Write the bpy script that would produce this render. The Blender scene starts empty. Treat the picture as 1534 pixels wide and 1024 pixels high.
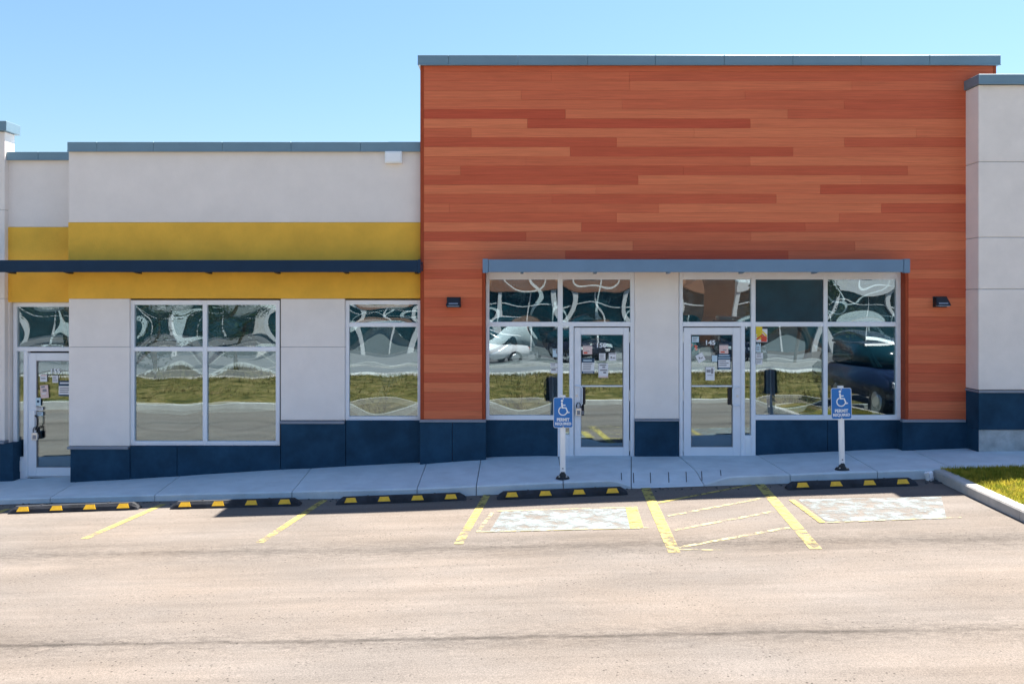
import bpy, bmesh, math, random
from mathutils import Vector, Matrix
random.seed(7)
S = bpy.context.scene
C = S.collection
F = 1274.0            # focal length in photograph pixels (1534 wide)
CX, HZ = 767.0, 455.0 # principal column, horizon row
CAMY, CAMZ = -14.0, 2.505

# ------------------------------------------------------------------ camera
cam_d = bpy.data.cameras.new('camera')
cam = bpy.data.objects.new('camera', cam_d); C.objects.link(cam)
cam.location = (0, CAMY, CAMZ); cam.rotation_euler = (math.radians(90), 0, 0)
cam_d.sensor_width = 36; cam_d.lens = 36*F/1534
cam_d.shift_y = -57/1534
cam_d.clip_start = 0.1; cam_d.clip_end = 2000
S.camera = cam

# ------------------------------------------------------------------ sky, sun, exposure
sun_dir = Vector((.36, .35, 1)).normalized()
elev = math.asin(sun_dir.z); azim = math.atan2(sun_dir.x, sun_dir.y)
w = bpy.data.worlds.new('World'); S.world = w; w.use_nodes = True
nt = w.node_tree
sky = nt.nodes.new('ShaderNodeTexSky'); sky.sky_type = 'NISHITA'; sky.sun_disc = False
sky.sun_elevation = elev; sky.sun_rotation = azim
sky.air_density = 1.6; sky.dust_density = 0.7; sky.ozone_density = 10.0
bg = nt.nodes['Background']; bg.inputs[1].default_value = 0.05
nt.links.new(sky.outputs[0], bg.inputs[0])
sl = bpy.data.lights.new('sun', 'SUN'); sl.energy = 5.0; sl.angle = math.radians(.53); sl.color = (1, .93, .84)
so = bpy.data.objects.new('sun', sl); C.objects.link(so)
so.rotation_euler = sun_dir.to_track_quat('Z', 'Y').to_euler(); so.location = (10, 10, 30)
S.view_settings.view_transform = 'Standard'; S.view_settings.look = 'None'
S.view_settings.exposure = 1.93; S.view_settings.gamma = 1; S.view_settings.use_curve_mapping = False
S.render.engine = 'CYCLES'
S.cycles.max_bounces = 10; S.cycles.glossy_bounces = 6; S.cycles.transparent_max_bounces = 12

# ------------------------------------------------------------------ measuring helpers
def PX(px, Y): return (px-CX)*(Y-CAMY)/F
def PZ(py, Y): return CAMZ-(py-HZ)*(Y-CAMY)/F
def interp(tab, x):
    if x <= tab[0][0]: return tab[0][1]
    for (a, b), (c, d) in zip(tab, tab[1:]):
        if x <= c: return b+(d-b)*(x-a)/(c-a)
    return tab[-1][1]
def sm(a, b, x):
    t = max(0, min(1, (x-a)/(b-a))); return t*t*(3-2*t)
def smooth_tab(tab, x, r=.5):
    return sum(interp(tab, x+k*r/3) for k in range(-3, 4))/7

WALL = [(PX(px, -.03), PZ(py, -.03)) for px, py in
        ((-300, 738), (-60, 727), (105, 722), (190, 718), (420, 703), (520, 698), (630, 692), (728, 684.5), (800, 683), (1115, 683),
         (1350, 672), (1447, 668.5), (1800, 660))]
def YK(X): return interp([(-7, -1.42), (-1.0, -1.84), (6, -1.80)], X)
KERB = []
for px, py in ((-300, 757), (0, 747), (105, 744), (200, 741), (437, 735.5), (630, 731), (728, 726), (843, 721), (1100, 713),
               (1178, 710), (1310, 705), (1395, 702), (1800, 694)):
    X = PX(px, -1.7); Y = YK(X); KERB.append((PX(px, Y), PZ(py, Y)))
def zw(X): return smooth_tab(WALL, X, .25)
def zk(X): return smooth_tab(KERB, X, 1.0)
def z_side(X, Y):
    t = Y/YK(X)
    return zw(X)*(1-t)+zk(X)*t
def dip(X, Y):
    yk = YK(X)
    return .112*sm(1.38, 1.85, X)*(1-sm(2.62, 3.2, X))*(1-sm(yk+.02, yk+.62, Y))
GUT = [(-60, -1.1), (-16, -.75), (-7.2, -.445), (-3.2, -.315), (-1.2, -.27), (.6, -.172), (3.3, -.085), (5.9, .0), (14, .2), (60, .6)]
def za(X, Y):
    s = max(0, min(1, (YK(X)-Y)/8))
    return smooth_tab(GUT, X, 1.2)*(1-s)+(-.34+.015*X)*s
def on_ground(px, py):
    a, b = 3.0, 40.0
    for _ in range(50):
        d = (a+b)/2; z = CAMZ-(py-HZ)*d/F; X = (px-CX)*d/F
        if z > za(X, CAMY+d): a = d
        else: b = d
    return ((px-CX)*d/F, CAMY+d)

# ------------------------------------------------------------------ materials
def mat(name, col, rough=.6, var=.08, scale=6, bump=0, bscale=80, metal=0, spec=.5, stretch=None, objcol=False, dirt=0):
    m = bpy.data.materials.new(name); m.use_nodes = True
    n = m.node_tree.nodes; l = m.node_tree.links; p = n['Principled BSDF']
    p.inputs['Roughness'].default_value = rough; p.inputs['Metallic'].default_value = metal
    p.inputs['Specular IOR Level'].default_value = spec
    tc = n.new('ShaderNodeNewGeometry')
    mp = n.new('ShaderNodeMapping'); l.new(tc.outputs['Position'], mp.inputs[0])
    if stretch: mp.inputs['Scale'].default_value = stretch
    no = n.new('ShaderNodeTexNoise'); no.inputs['Scale'].default_value = scale; no.inputs['Detail'].default_value = 6
    no.inputs['Roughness'].default_value = .62
    l.new(mp.outputs[0], no.inputs['Vector'])
    mr = n.new('ShaderNodeMapRange'); l.new(no.outputs[0], mr.inputs[0])
    mr.inputs[1].default_value = .3; mr.inputs[2].default_value = .7
    mr.inputs[3].default_value = 1-var; mr.inputs[4].default_value = 1+var
    mx = n.new('ShaderNodeVectorMath'); mx.operation = 'SCALE'
    if objcol:
        oi = n.new('ShaderNodeObjectInfo'); l.new(oi.outputs['Color'], mx.inputs[0])
    else: mx.inputs[0].default_value = col
    l.new(mr.outputs[0], mx.inputs['Scale'])
    out = mx.outputs[0]
    if dirt:
        n2 = n.new('ShaderNodeTexNoise'); n2.inputs['Scale'].default_value = 1.3; n2.inputs['Detail'].default_value = 8
        n2.inputs['Roughness'].default_value = .7
        l.new(tc.outputs['Position'], n2.inputs['Vector'])
        r2 = n.new('ShaderNodeMapRange'); l.new(n2.outputs[0], r2.inputs[0])
        r2.inputs[1].default_value = .42; r2.inputs[2].default_value = .68
        r2.inputs[3].default_value = 1; r2.inputs[4].default_value = 1-dirt
        m2 = n.new('ShaderNodeVectorMath'); m2.operation = 'SCALE'
        l.new(out, m2.inputs[0]); l.new(r2.outputs[0], m2.inputs['Scale']); out = m2.outputs[0]
    l.new(out, p.inputs['Base Color'])
    if bump:
        nb = n.new('ShaderNodeTexNoise'); nb.inputs['Scale'].default_value = bscale; nb.inputs['Detail'].default_value = 4
        l.new(mp.outputs[0], nb.inputs['Vector'])
        b = n.new('ShaderNodeBump'); b.inputs['Strength'].default_value = bump; b.inputs['Distance'].default_value = .01
        l.new(nb.outputs[0], b.inputs['Height']); l.new(b.outputs[0], p.inputs['Normal'])
    return m

M = {}
M['stucco'] = mat('grey stucco', (.82, .745, .69), .9, .035, 2.2, .35, 70, dirt=.03)
M['stucco_pale'] = mat('pale stucco', (.85, .79, .745), .9, .04, 2.2, .35, 70, dirt=.03)
M['stucco_warm'] = mat('warm pale stucco', (.83, .75, .69), .9, .05, 2.2, .35, 70, dirt=.03)
M['yellow'] = mat('mustard stucco', (.89, .49, .055), .88, .09, 1.8, .35, 60, dirt=.08)
M['plinth'] = mat('charcoal plinth', (.018, .060, .108), .8, .25, 2.0, .3, 45, spec=.15, dirt=.3)
M['flash'] = mat('grey flashing', (.22, .25, .30), .45, .06)
M['coping'] = mat('blue grey metal', (.16, .25, .31), .42, .08, 1.4, metal=.2)
M['canopy_dark'] = mat('dark blue metal', (.009, .032, .070), .5, .12, 2, spec=.2)
M['canopy_mid'] = mat('slate blue metal', (.15, .245, .36), .42, .06, 2, spec=.3)
M['plank'] = mat('wood grain plank', (1, 1, 1), .55, .16, 3.0, .10, 12, stretch=(.6, 1, 26), objcol=True, spec=.12)
M['trim'] = mat('reddish wood trim', (.36, .065, .025), .5, .1, 5, spec=.12)
M['alu'] = mat('pale anodised frame', (.82, .84, .88), .4, .03, 3)
M['alu_warm'] = mat('white door leaf', (.80, .82, .86), .4, .03, 3)
M['chrome'] = mat('brushed steel', (.68, .7, .72), .3, .05, 20, metal=.8)
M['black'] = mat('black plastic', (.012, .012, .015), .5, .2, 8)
M['rubber'] = mat('black rubber', (.018, .021, .028), .8, .7, 5, .4, 60)
M['reflector'] = mat('yellow reflector', (.90, .50, .02), .4, .12, 20)
M['concrete'] = mat('grey concrete', (.60, .655, .68), .9, .08, 3.2, .35, 70, dirt=.12)
M['kerb'] = mat('pale kerb concrete', (.47, .45, .42), .9, .14, 4, .4, 50, dirt=.2)
M['found'] = mat('rough foundation concrete', (.40, .42, .42), .95, .22, 7, .6, 30, dirt=.25)
M['joint'] = mat('dark joint', (.05, .055, .06), .95, .1)
M['white'] = mat('white plastic', (.86, .87, .88), .45, .02)
M['sign_blue'] = mat('blue sign face', (.008, .16, .50), .4, .05, 10)
M['sign_white'] = mat('white sign print', (.82, .85, .88), .4, .02)
M['signback'] = mat('bare metal sign back', (.05, .05, .055), .5, .1)
M['paper'] = mat('white paper', (.80, .79, .80), .7, .03, 30)
M['paper_pink'] = mat('pinkish paper', (.78, .58, .54), .7, .12, 40)
M['paper_blue'] = mat('pale blue paper', (.55, .70, .78), .7, .05, 30)
M['ink'] = mat('dark print', (.03, .035, .05), .7, .1)
M['ink_blue'] = mat('dark blue print', (.015, .06, .12), .6, .1)
M['ink_grey'] = mat('grey print', (.28, .27, .29), .7, .1)
M['red'] = mat('red print', (.7, .08, .04), .6, .1)
M['yel_print'] = mat('yellow print', (.8, .6, .03), .6, .1)
M['interior'] = mat('dark interior', (.012, .014, .016), .9, .1)
M['spandrel'] = mat('dark teal spandrel glass', (.004, .040, .062), .22, .25, 3, spec=.35)
M['roof'] = mat('roof gravel', (.3, .29, .27), .95, .2, 20)
M['road'] = mat('road asphalt', (.145, .15, .155), .9, .15, 6)
M['earth'] = mat('pale ground', (.26, .24, .2), .95, .2, 2)
M['bark'] = mat('bark', (.09, .065, .045), .9, .3, 12)
M['leaf'] = mat('leaves', (.045, .085, .028), .7, .4, 3)
M['far_wall'] = mat('pale far wall', (.45, .44, .42), .85, .06, 2)
M['far_band'] = mat('rust far band', (.36, .17, .10), .8, .08, 2)
M['far_glass'] = mat('teal far glazing', (.006, .034, .045), .15, .6, .5)
M['far_white'] = mat('white far column', (.8, .81, .80), .7, .05, 2)

def glass_mats():
    m = bpy.data.materials.new('clear coated glass'); m.use_nodes = True
    n = m.node_tree.nodes; l = m.node_tree.links; n.remove(n['Principled BSDF'])
    t = n.new('ShaderNodeBsdfTransparent'); t.inputs[0].default_value = (.86, .93, .93, 1)
    g = n.new('ShaderNodeBsdfGlossy'); g.inputs['Roughness'].default_value = 0.0; g.inputs[0].default_value = (.80, .93, 1, 1)
    mx = n.new('ShaderNodeMixShader'); mx.inputs[0].default_value = .16
    l.new(t.outputs[0], mx.inputs[1]); l.new(g.outputs[0], mx.inputs[2]); l.new(mx.outputs[0], n['Material Output'].inputs[0])
    M['glass'] = m
    m = bpy.data.materials.new('dark tinted glass'); m.use_nodes = True
    n = m.node_tree.nodes; l = m.node_tree.links; n.remove(n['Principled BSDF'])
    t = n.new('ShaderNodeBsdfDiffuse'); t.inputs[0].default_value = (.003, .012, .020, 1)
    g = n.new('ShaderNodeBsdfGlossy'); g.inputs['Roughness'].default_value = 0.0; g.inputs[0].default_value = (.80, .93, 1, 1)
    mx = n.new('ShaderNodeMixShader'); mx.inputs[0].default_value = .27
    l.new(t.outputs[0], mx.inputs[1]); l.new(g.outputs[0], mx.inputs[2]); l.new(mx.outputs[0], n['Material Output'].inputs[0])
    M['glass_in'] = m
glass_mats()

def paint_mat(name, col, keep, scale=5.0, stretch=(1, 1.25, 1), hi=.92, lo=.06, soft=.045):
    """road paint worn away in patches: where it is worn the sheet is transparent"""
    m = bpy.data.materials.new(name); m.use_nodes = True
    n = m.node_tree.nodes; l = m.node_tree.links; p = n['Principled BSDF']
    p.inputs['Base Color'].default_value = (*col, 1); p.inputs['Roughness'].default_value = .85
    g = n.new('ShaderNodeNewGeometry'); mp = n.new('ShaderNodeMapping'); mp.inputs['Scale'].default_value = stretch
    l.new(g.outputs['Position'], mp.inputs[0])
    a = n.new('ShaderNodeTexNoise'); a.inputs['Scale'].default_value = scale; a.inputs['Detail'].default_value = 9
    a.inputs['Roughness'].default_value = .72; l.new(mp.outputs[0], a.inputs['Vector'])
    b = n.new('ShaderNodeMapRange'); l.new(a.outputs[0], b.inputs[0])
    b.inputs[1].default_value = keep-soft; b.inputs[2].default_value = keep+soft
    b.inputs[3].default_value = hi; b.inputs[4].default_value = lo
    t = n.new('ShaderNodeBsdfTransparent'); mx = n.new('ShaderNodeMixShader')
    l.new(b.outputs[0], mx.inputs[0]); l.new(t.outputs[0], mx.inputs[1]); l.new(p.outputs[0], mx.inputs[2])
    l.new(mx.outputs[0], n['Material Output'].inputs[0])
    return m
M['paint_y'] = paint_mat('worn yellow road paint', (.40, .32, .085), .56, 8, soft=.07)
M['paint_yw'] = paint_mat('badly worn yellow road paint', (.38, .31, .11), .49, 9, soft=.07)
M['paint_thin'] = paint_mat('faded cream road paint', (.38, .335, .18), .505, 9)
M['paint_w'] = paint_mat('worn white road paint', (.205, .245, .255), .515, 4.2, (1, 1.1, 1), .92, .06, .09)
M['paint_w2'] = paint_mat('badly worn white road paint', (.205, .245, .255), .495, 4.2, (1, 1.1, 1), .90, .04, .09)

def asphalt_mat():
    m = bpy.data.materials.new('dusty asphalt'); m.use_nodes = True
    n = m.node_tree.nodes; l = m.node_tree.links; p = n['Principled BSDF']
    p.inputs['Roughness'].default_value = .92; p.inputs['Specular IOR Level'].default_value = .2
    g = n.new('ShaderNodeNewGeometry'); pos = g.outputs['Position']
    def noise(scale, stretch=(1, 1, 1), det=6, ro=.6):
        mp = n.new('ShaderNodeMapping'); mp.inputs['Scale'].default_value = stretch; l.new(pos, mp.inputs[0])
        a = n.new('ShaderNodeTexNoise'); a.inputs['Scale'].default_value = scale; a.inputs['Detail'].default_value = det
        a.inputs['Roughness'].default_value = ro; l.new(mp.outputs[0], a.inputs['Vector']); return a.outputs[0]
    def rng(v, a, b, c, d):
        r = n.new('ShaderNodeMapRange'); l.new(v, r.inputs[0])
        for i, k in enumerate((a, b, c, d)): r.inputs[1+i].default_value = k
        return r.outputs[0]
    def mth(op, a, b=None):
        q = n.new('ShaderNodeMath'); q.operation = op
        for i, v in enumerate((a, b)):
            if v is None: continue
            if isinstance(v, (int, float)): q.inputs[i].default_value = v
            else: l.new(v, q.inputs[i])
        return q.outputs[0]
    sep = n.new('ShaderNodeSeparateXYZ'); l.new(pos, sep.inputs[0])
    tone = rng(noise(.55, (1, 2.2, 1), 5), .3, .7, .86, 1.14)
    streak = rng(noise(1.5, (.14, 2.4, 1), 10, .74), .3, .7, .82, 1.16)
    grit = rng(noise(70, (1, 1, 1), 4, .75), .3, .7, .66, 1.30)
    fine = rng(noise(210, (1, 1, 1), 2, .6), .3, .7, .78, 1.22)
    v = mth('MULTIPLY', mth('MULTIPLY', tone, streak), mth('MULTIPLY', grit, fine))
    # dark stones and grit
    vo = n.new('ShaderNodeTexVoronoi'); vo.inputs['Scale'].default_value = 17; vo.inputs['Randomness'].default_value = 1
    l.new(pos, vo.inputs['Vector'])
    spot = mth('MULTIPLY', rng(vo.outputs['Distance'], .10, .20, 1, 0), rng(noise(1.7, (.5, 1.4, 1), 6, .7), .44, .60, 0, 1))
    v = mth('MULTIPLY', v, mth('SUBTRACT', 1, mth('MULTIPLY', spot, .72)))
    # two long seams across the lot, with wobble and darkened edges
    for (pa, pb, wd, dk, halo) in ((on_ground(0, 967), on_ground(1534, 941), .05, .42, .34), (on_ground(0, 832), on_ground(1534, 806), .15, .16, .42)):
        sl_ = (pb[1]-pa[1])/(pb[0]-pa[0])
        ln = mth('ADD', mth('MULTIPLY', sep.outputs['X'], sl_), pa[1]-sl_*pa[0])
        wob = mth('MULTIPLY', mth('SUBTRACT', noise(1.1, (1, 1, 1), 6, .7), .5), .16)
        dd = mth('SUBTRACT', mth('ADD', sep.outputs['Y'], wob), ln)
        ds = mth('ABSOLUTE', dd)
        pres = rng(noise(.8, (1, 1, 1), 4), .34, .55, .35, 1)
        core = mth('MULTIPLY', rng(ds, wd*.2, wd, dk, 0), pres)
        hal = mth('MULTIPLY', rng(ds, 0, wd+halo, .42, 0), rng(noise(22, (.35, 1, 1), 6, .8), .42, .60, .12, 1))
        v = mth('MULTIPLY', v, mth('MULTIPLY', mth('SUBTRACT', 1, core), mth('SUBTRACT', 1, hal)))
    # two close asphalt hues blended in broad random patches
    hue = n.new('ShaderNodeMix'); hue.data_type = 'RGBA'
    l.new(rng(noise(.4, (1, 2, 1), 4), .35, .65, 0, 1), hue.inputs[0])
    hue.inputs[6].default_value = (.150, .127, .108, 1); hue.inputs[7].default_value = (.145, .129, .116, 1)
    sc = n.new('ShaderNodeVectorMath'); sc.operation = 'SCALE'
    l.new(hue.outputs[2], sc.inputs[0]); l.new(v, sc.inputs['Scale'])
    l.new(sc.outputs[0], p.inputs['Base Color'])
    b = n.new('ShaderNodeBump'); b.inputs['Strength'].default_value = .5; b.inputs['Distance'].default_value = .006
    l.new(noise(120, (1, 1, 1), 4, .7), b.inputs['Height']); l.new(b.outputs[0], p.inputs['Normal'])
    return m
M['asphalt'] = asphalt_mat()

def grass_mat():
    m = bpy.data.materials.new('dry yellow green grass'); m.use_nodes = True
    n = m.node_tree.nodes; l = m.node_tree.links; p = n['Principled BSDF']
    p.inputs['Roughness'].default_value = .7; p.inputs['Specular IOR Level'].default_value = .2
    g = n.new('ShaderNodeNewGeometry'); a = n.new('ShaderNodeTexNoise'); a.inputs['Scale'].default_value = 7; a.inputs['Detail'].default_value = 5
    l.new(g.outputs['Position'], a.inputs['Vector'])
    r = n.new('ShaderNodeValToRGB'); l.new(a.outputs[0], r.inputs[0])
    r.color_ramp.elements[0].position = .34; r.color_ramp.elements[0].color = (.17, .22, .02, 1)
    r.color_ramp.elements[1].position = .64; r.color_ramp.elements[1].color = (.50, .41, .06, 1)
    l.new(r.outputs[0], p.inputs['Base Color'])
    t = n.new('ShaderNodeBsdfTranslucent'); l.new(r.outputs[0], t.inputs[0]); mx = n.new('ShaderNodeMixShader'); mx.inputs[0].default_value = .5
    l.new(p.outputs[0], mx.inputs[1]); l.new(t.outputs[0], mx.inputs[2]); l.new(mx.outputs[0], n['Material Output'].inputs[0])
    return m
M['grass'] = grass_mat()
def turf_mat():
    m = bpy.data.materials.new('patchy dry turf'); m.use_nodes = True
    n = m.node_tree.nodes; l = m.node_tree.links; p = n['Principled BSDF']
    p.inputs['Roughness'].default_value = .95; p.inputs['Specular IOR Level'].default_value = .1
    g = n.new('ShaderNodeNewGeometry'); a = n.new('ShaderNodeTexNoise'); a.inputs['Scale'].default_value = 1.9; a.inputs['Detail'].default_value = 10
    a.inputs['Roughness'].default_value = .7
    l.new(g.outputs['Position'], a.inputs['Vector'])
    r = n.new('ShaderNodeValToRGB'); l.new(a.outputs[0], r.inputs[0])
    e = r.color_ramp.elements
    e[0].position = .38; e[0].color = (.03, .035, .008, 1); e[1].position = .64; e[1].color = (.22, .16, .07, 1)
    k = e.new(.5); k.color = (.10, .085, .022, 1)
    l.new(r.outputs[0], p.inputs['Base Color'])
    return m
M['turf'] = turf_mat()

# ------------------------------------------------------------------ object helpers
def root_loc(p):
    while p is not None and p.parent is not None: p = p.parent
    return Vector(p.location) if p is not None else Vector((0, 0, 0))
def obj(name, bm, m, parent=None, smooth=False, local=False):
    """link a bmesh (world coordinates unless local) as one mesh object under its parent"""
    me = bpy.data.meshes.new(name)
    if parent is not None and not local: bm.transform(Matrix.Translation(-root_loc(parent)))
    bmesh.ops.recalc_face_normals(bm, faces=bm.faces)
    bm.to_mesh(me); bm.free()
    for x in (m if isinstance(m, (list, tuple)) else [m]): me.materials.append(M[x] if isinstance(x, str) else x)
    if smooth:
        for f in me.polygons: f.use_smooth = True
    o = bpy.data.objects.new(name, me); C.objects.link(o)
    if parent is not None: o.parent = parent
    return o
def tag(o, label, cat, group=None, kind=None):
    if label: o['label'] = label
    if cat: o['category'] = cat
    if group: o['group'] = group
    if kind: o['kind'] = kind
    return o
def empty(name, loc, label, cat, group=None):
    o = bpy.data.objects.new(name, None); C.objects.link(o); o.location = loc; o.empty_display_size = .2
    return tag(o, label, cat, group)
def bx(bm, x0, x1, y0, y1, z0, z1, bev=0, idx=0):
    if x0 > x1: x0, x1 = x1, x0
    if y0 > y1: y0, y1 = y1, y0
    if z0 > z1: z0, z1 = z1, z0
    r = bmesh.ops.create_cube(bm, size=1, matrix=Matrix.Translation(((x0+x1)/2, (y0+y1)/2, (z0+z1)/2)) @ Matrix.Diagonal((x1-x0, y1-y0, z1-z0, 1)))
    fs = set()
    for v in r['verts']: fs.update(v.link_faces)
    if bev:
        es = list({e for f in fs for e in f.edges})
        bmesh.ops.bevel(bm, geom=es, offset=min(bev, .45*min(x1-x0, y1-y0, z1-z0)), segments=1, affect='EDGES', profile=.5)
    return bm
def box(*a, **k): return bx(bmesh.new(), *a, **k)
def prism(bm, pts, axis, a, b, close=True):
    """extrude a 2-D outline along axis ('x','y','z') from a to b"""
    def P(u, v, t): return {'x': (t, u, v), 'y': (u, t, v), 'z': (u, v, t)}[axis]
    A = [bm.verts.new(P(u, v, a)) for u, v in pts]; B = [bm.verts.new(P(u, v, b)) for u, v in pts]
    n = len(pts)
    for i in range(n): bm.faces.new((A[i], A[(i+1) % n], B[(i+1) % n], B[i]))
    bm.faces.new(A); bm.faces.new(B[::-1])
    return bm
def tube(bm, path, r, seg=10):
    path = [Vector(p) for p in path]; rings = []
    for i, p in enumerate(path):
        t = (path[min(i+1, len(path)-1)]-path[max(i-1, 0)]).normalized()
        u = t.orthogonal().normalized() if i == 0 else (u-t*u.dot(t)).normalized()
        vv = t.cross(u)
        rings.append([bm.verts.new(p+(u*math.cos(k*math.tau/seg)+vv*math.sin(k*math.tau/seg))*r) for k in range(seg)])
    for a, b in zip(rings, rings[1:]):
        for k in range(seg): bm.faces.new((a[k], a[(k+1) % seg], b[(k+1) % seg], b[k]))
    bm.faces.new(rings[0][::-1]); bm.faces.new(rings[-1])
    return bm
def text_bm(s, x, z, y, width, bold=.02, depth=.0015, height=None):
    """lettering standing in the x-z plane, centred on x,z, its face at y, as a bmesh"""
    cu = bpy.data.curves.new('lettering', 'FONT'); cu.body = s; cu.offset = bold; cu.extrude = .5
    cu.align_x = 'CENTER'; cu.resolution_u = 3
    o = bpy.data.objects.new('lettering', cu); C.objects.link(o)
    dg = bpy.context.evaluated_depsgraph_get()
    me = bpy.data.meshes.new_from_object(o.evaluated_get(dg))
    bm = bmesh.new(); bm.from_mesh(me)
    bpy.data.objects.remove(o); bpy.data.curves.remove(cu); bpy.data.meshes.remove(me)
    xs = [v.co.x for v in bm.verts]; ys = [v.co.y for v in bm.verts]
    sx = width/(max(xs)-min(xs)); sz = (height/(max(ys)-min(ys))) if height else sx
    mx, my = (max(xs)+min(xs))/2, (max(ys)+min(ys))/2
    for v in bm.verts:
        v.co = Vector((x+(v.co.x-mx)*sx, y-v.co.z*depth*2, z+(v.co.y-my)*sz))
    return bm

# ------------------------------------------------------------------ ground, lot, sidewalk
def lot():
    xs = [-90, -60, -40, -25]+[-16+.4*i for i in range(81)]+[20, 28, 40, 60, 90]
    bm = bmesh.new(); rows = []
    N = 26
    for i in range(N+1):
        t = (i/N)**1.4
        row = []
        for X in xs:
            y0 = YK(X)+.06; Y = y0+(-9.6-y0)*t
            row.append(bm.verts.new((X, Y, za(X, min(Y, YK(X))))))
        rows.append(row)
    for a, b in zip(rows, rows[1:]):
        for k in range(len(xs)-1): bm.faces.new((a[k], a[k+1], b[k+1], b[k]))
    o = obj('parking_lot', bm, 'asphalt', smooth=True); return tag(o, 'dusty tan asphalt parking lot sloping across the front', None, kind='structure')
LOT = lot()
g = bmesh.new()
bmesh.ops.create_grid(g, x_segments=1, y_segments=1, size=900, matrix=Matrix.Translation((0, 0, -1.6)))
tag(obj('ground', g, 'earth'), 'pale open ground out to the horizon', None, kind='structure')

SIDE = obj('sidewalk', bmesh.new(), 'joint'); tag(SIDE, 'grey concrete sidewalk along the shop fronts', None, kind='structure')
def dense(a, b, step):
    n = max(2, int(math.ceil((b-a)/step))); return [a+(b-a)*i/n for i in range(n+1)]
JOINTS = [(-24, -24), (-21.5, -21.4), (-19, -18.9), (-16.5, -16.3), (-14.2, -14), (-11.9, -11.6), (-9.6, -9.25)] + [
    (PX(a, 0), PX(b, -1.7)) for a, b in ((105, 60), (264, 225), (464, 437), (639, 626), (721, 714), (837, 843), (951, 944), (1017, 1052),
                                         (1137, 1180), (1268, 1310), (1364, 1425))] + [(8.3, 8.1), (10.4, 10.2), (12.6, 12.4), (15, 15), (18, 18), (21, 21)]
def slab(j0, j1):
    gap = .006
    ramp = j0[1] < 3.2 and j1[1] > 1.3
    ns = 26 if ramp else 6
    ts = [0, .15, .3, .45, .6, .72, .82, .9, .96, 1] if ramp else [0, .25, .5, .75, 1]
    bm = bmesh.new(); rows = []
    def pt(s, t, e=0):
        Xw = j0[0]+gap+(j1[0]-j0[0]-2*gap)*s; Xk = j0[1]+gap+(j1[1]-j0[1]-2*gap)*s
        Y0 = .42; yk = YK(Xk)+.018
        Xe = Xw+(Xk-Xw)*t; Y = Y0*(1-t)+yk*t
        return Xe, Y
    for i in range(ns+1):
        col = []
        for t in ts:
            X, Y = pt(i/ns, t)
            edge = .004 if i in (0, ns) else 0
            col.append(bm.verts.new((X, Y, z_side(X, min(Y, .0) if Y > 0 else Y)-dip(X, Y)-edge)))
        X, Y = pt(i/ns, 1)
        col.append(bm.verts.new((X, Y-.018, z_side(X, Y)-dip(X, Y)-.02)))
        col.append(bm.verts.new((X, Y-.024, za(X, Y)-.06)))
        rows.append(col)
    for a, b in zip(rows, rows[1:]):
        for k in range(len(a)-1): bm.faces.new((a[k], a[k+1], b[k+1], b[k]))
    for r in (rows[0], rows[-1]):       # joint faces
        low = [bm.verts.new((v.co.x, v.co.y, v.co.z-.25)) for v in r[:-2]]
        for k in range(len(low)-1): bm.faces.new((r[k], r[k+1], low[k+1], low[k]))
        bm.faces.new((r[len(low)-1], r[-2], r[-1], low[-1]))
    return obj('paving_slab', bm, 'concrete', SIDE)
for a, b in zip(JOINTS, JOINTS[1:]): slab(a, b)
# a dark bed that shows at the bottom of the joints
bm = bmesh.new(); prev = None
for X in dense(-24, 21, .4):
    r = [bm.verts.new((X, .42, z_side(X, 0)-.05)), bm.verts.new((X, -1.0, z_side(X, -1)-.05)), bm.verts.new((X, YK(X)+.05, z_side(X, YK(X)+.05)-.17)), bm.verts.new((X, YK(X)+.05, za(X, YK(X))-.1))]
    if prev:
        for k in range(3): bm.faces.new((prev[k], prev[k+1], r[k+1], r[k]))
    prev = r
obj('joint_bed', bm, 'joint', SIDE)
for px in (929, 947, 972, 999, 1025, 1048, 1076):       # scored lines across the kerb ramp
    Yb = YK(2)+.16; Yt = YK(2)+.50
    Xm = PX(px, -1.5); bm = bmesh.new(); pr = None
    for Y in dense(Yb, Yt, .06):
        X = Xm+.16*(Y-Yb)*(Xm/2.2)
        z = z_side(X, Y)-dip(X, Y)+.003
        r = [bm.verts.new((X-.006, Y, z)), bm.verts.new((X+.006, Y, z))]
        if pr: bm.faces.new((pr[0], pr[1], r[1], r[0]))
        pr = r
    obj('score_line', bm, 'joint', SIDE)

# island kerb and grass, right
IX0, IX1 = 6.13, 7.9
def kerb_seg(path, parent):
    """one kerb stone along a short path (list of (x, y, nx, ny)), nx,ny pointing to the road side"""
    bm = bmesh.new(); rows = []
    n = len(path)
    for i, (x, y, nx, ny) in enumerate(path):
        zb = za(x, y)
        zt = zb+.135
        if y > YK(x)-.9:                       # meets the sidewalk flush
            zt = zt*(1-sm(YK(x)-.9, YK(x)-.05, y))+zk(x)*sm(YK(x)-.9, YK(x)-.05, y)
        prof = [(.10, zb-.1), (.10, zt-.025), (.085, zt-.003), (-.06, zt), (-.06, zb-.1)]
        rows.append([bm.verts.new((x+nx*o, y+ny*o, z)) for o, z in prof])
    for a, b in zip(rows, rows[1:]):
        for k in range(4): bm.faces.new((a[k], a[k+1], b[k+1], b[k]))
    bm.faces.new(rows[0]); bm.faces.new(rows[-1][::-1])
    return obj('kerb_stone', bm, 'kerb', parent)
IK = empty('island_kerb', (0, 0, 0), 'pale concrete kerb running out beside the grass', None); IK['kind'] = 'structure'
ypts = [YK(6)-.03, -2.75, -3.9, -5.1, -6.0]
for a, b in zip(ypts, ypts[1:]):
    kerb_seg([(IX0, a+(b-a)*t/5-(.006 if t == 5 else 0)+(.012 if t == 5 else 0), -1, 0) for t in range(6)], IK)
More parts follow.
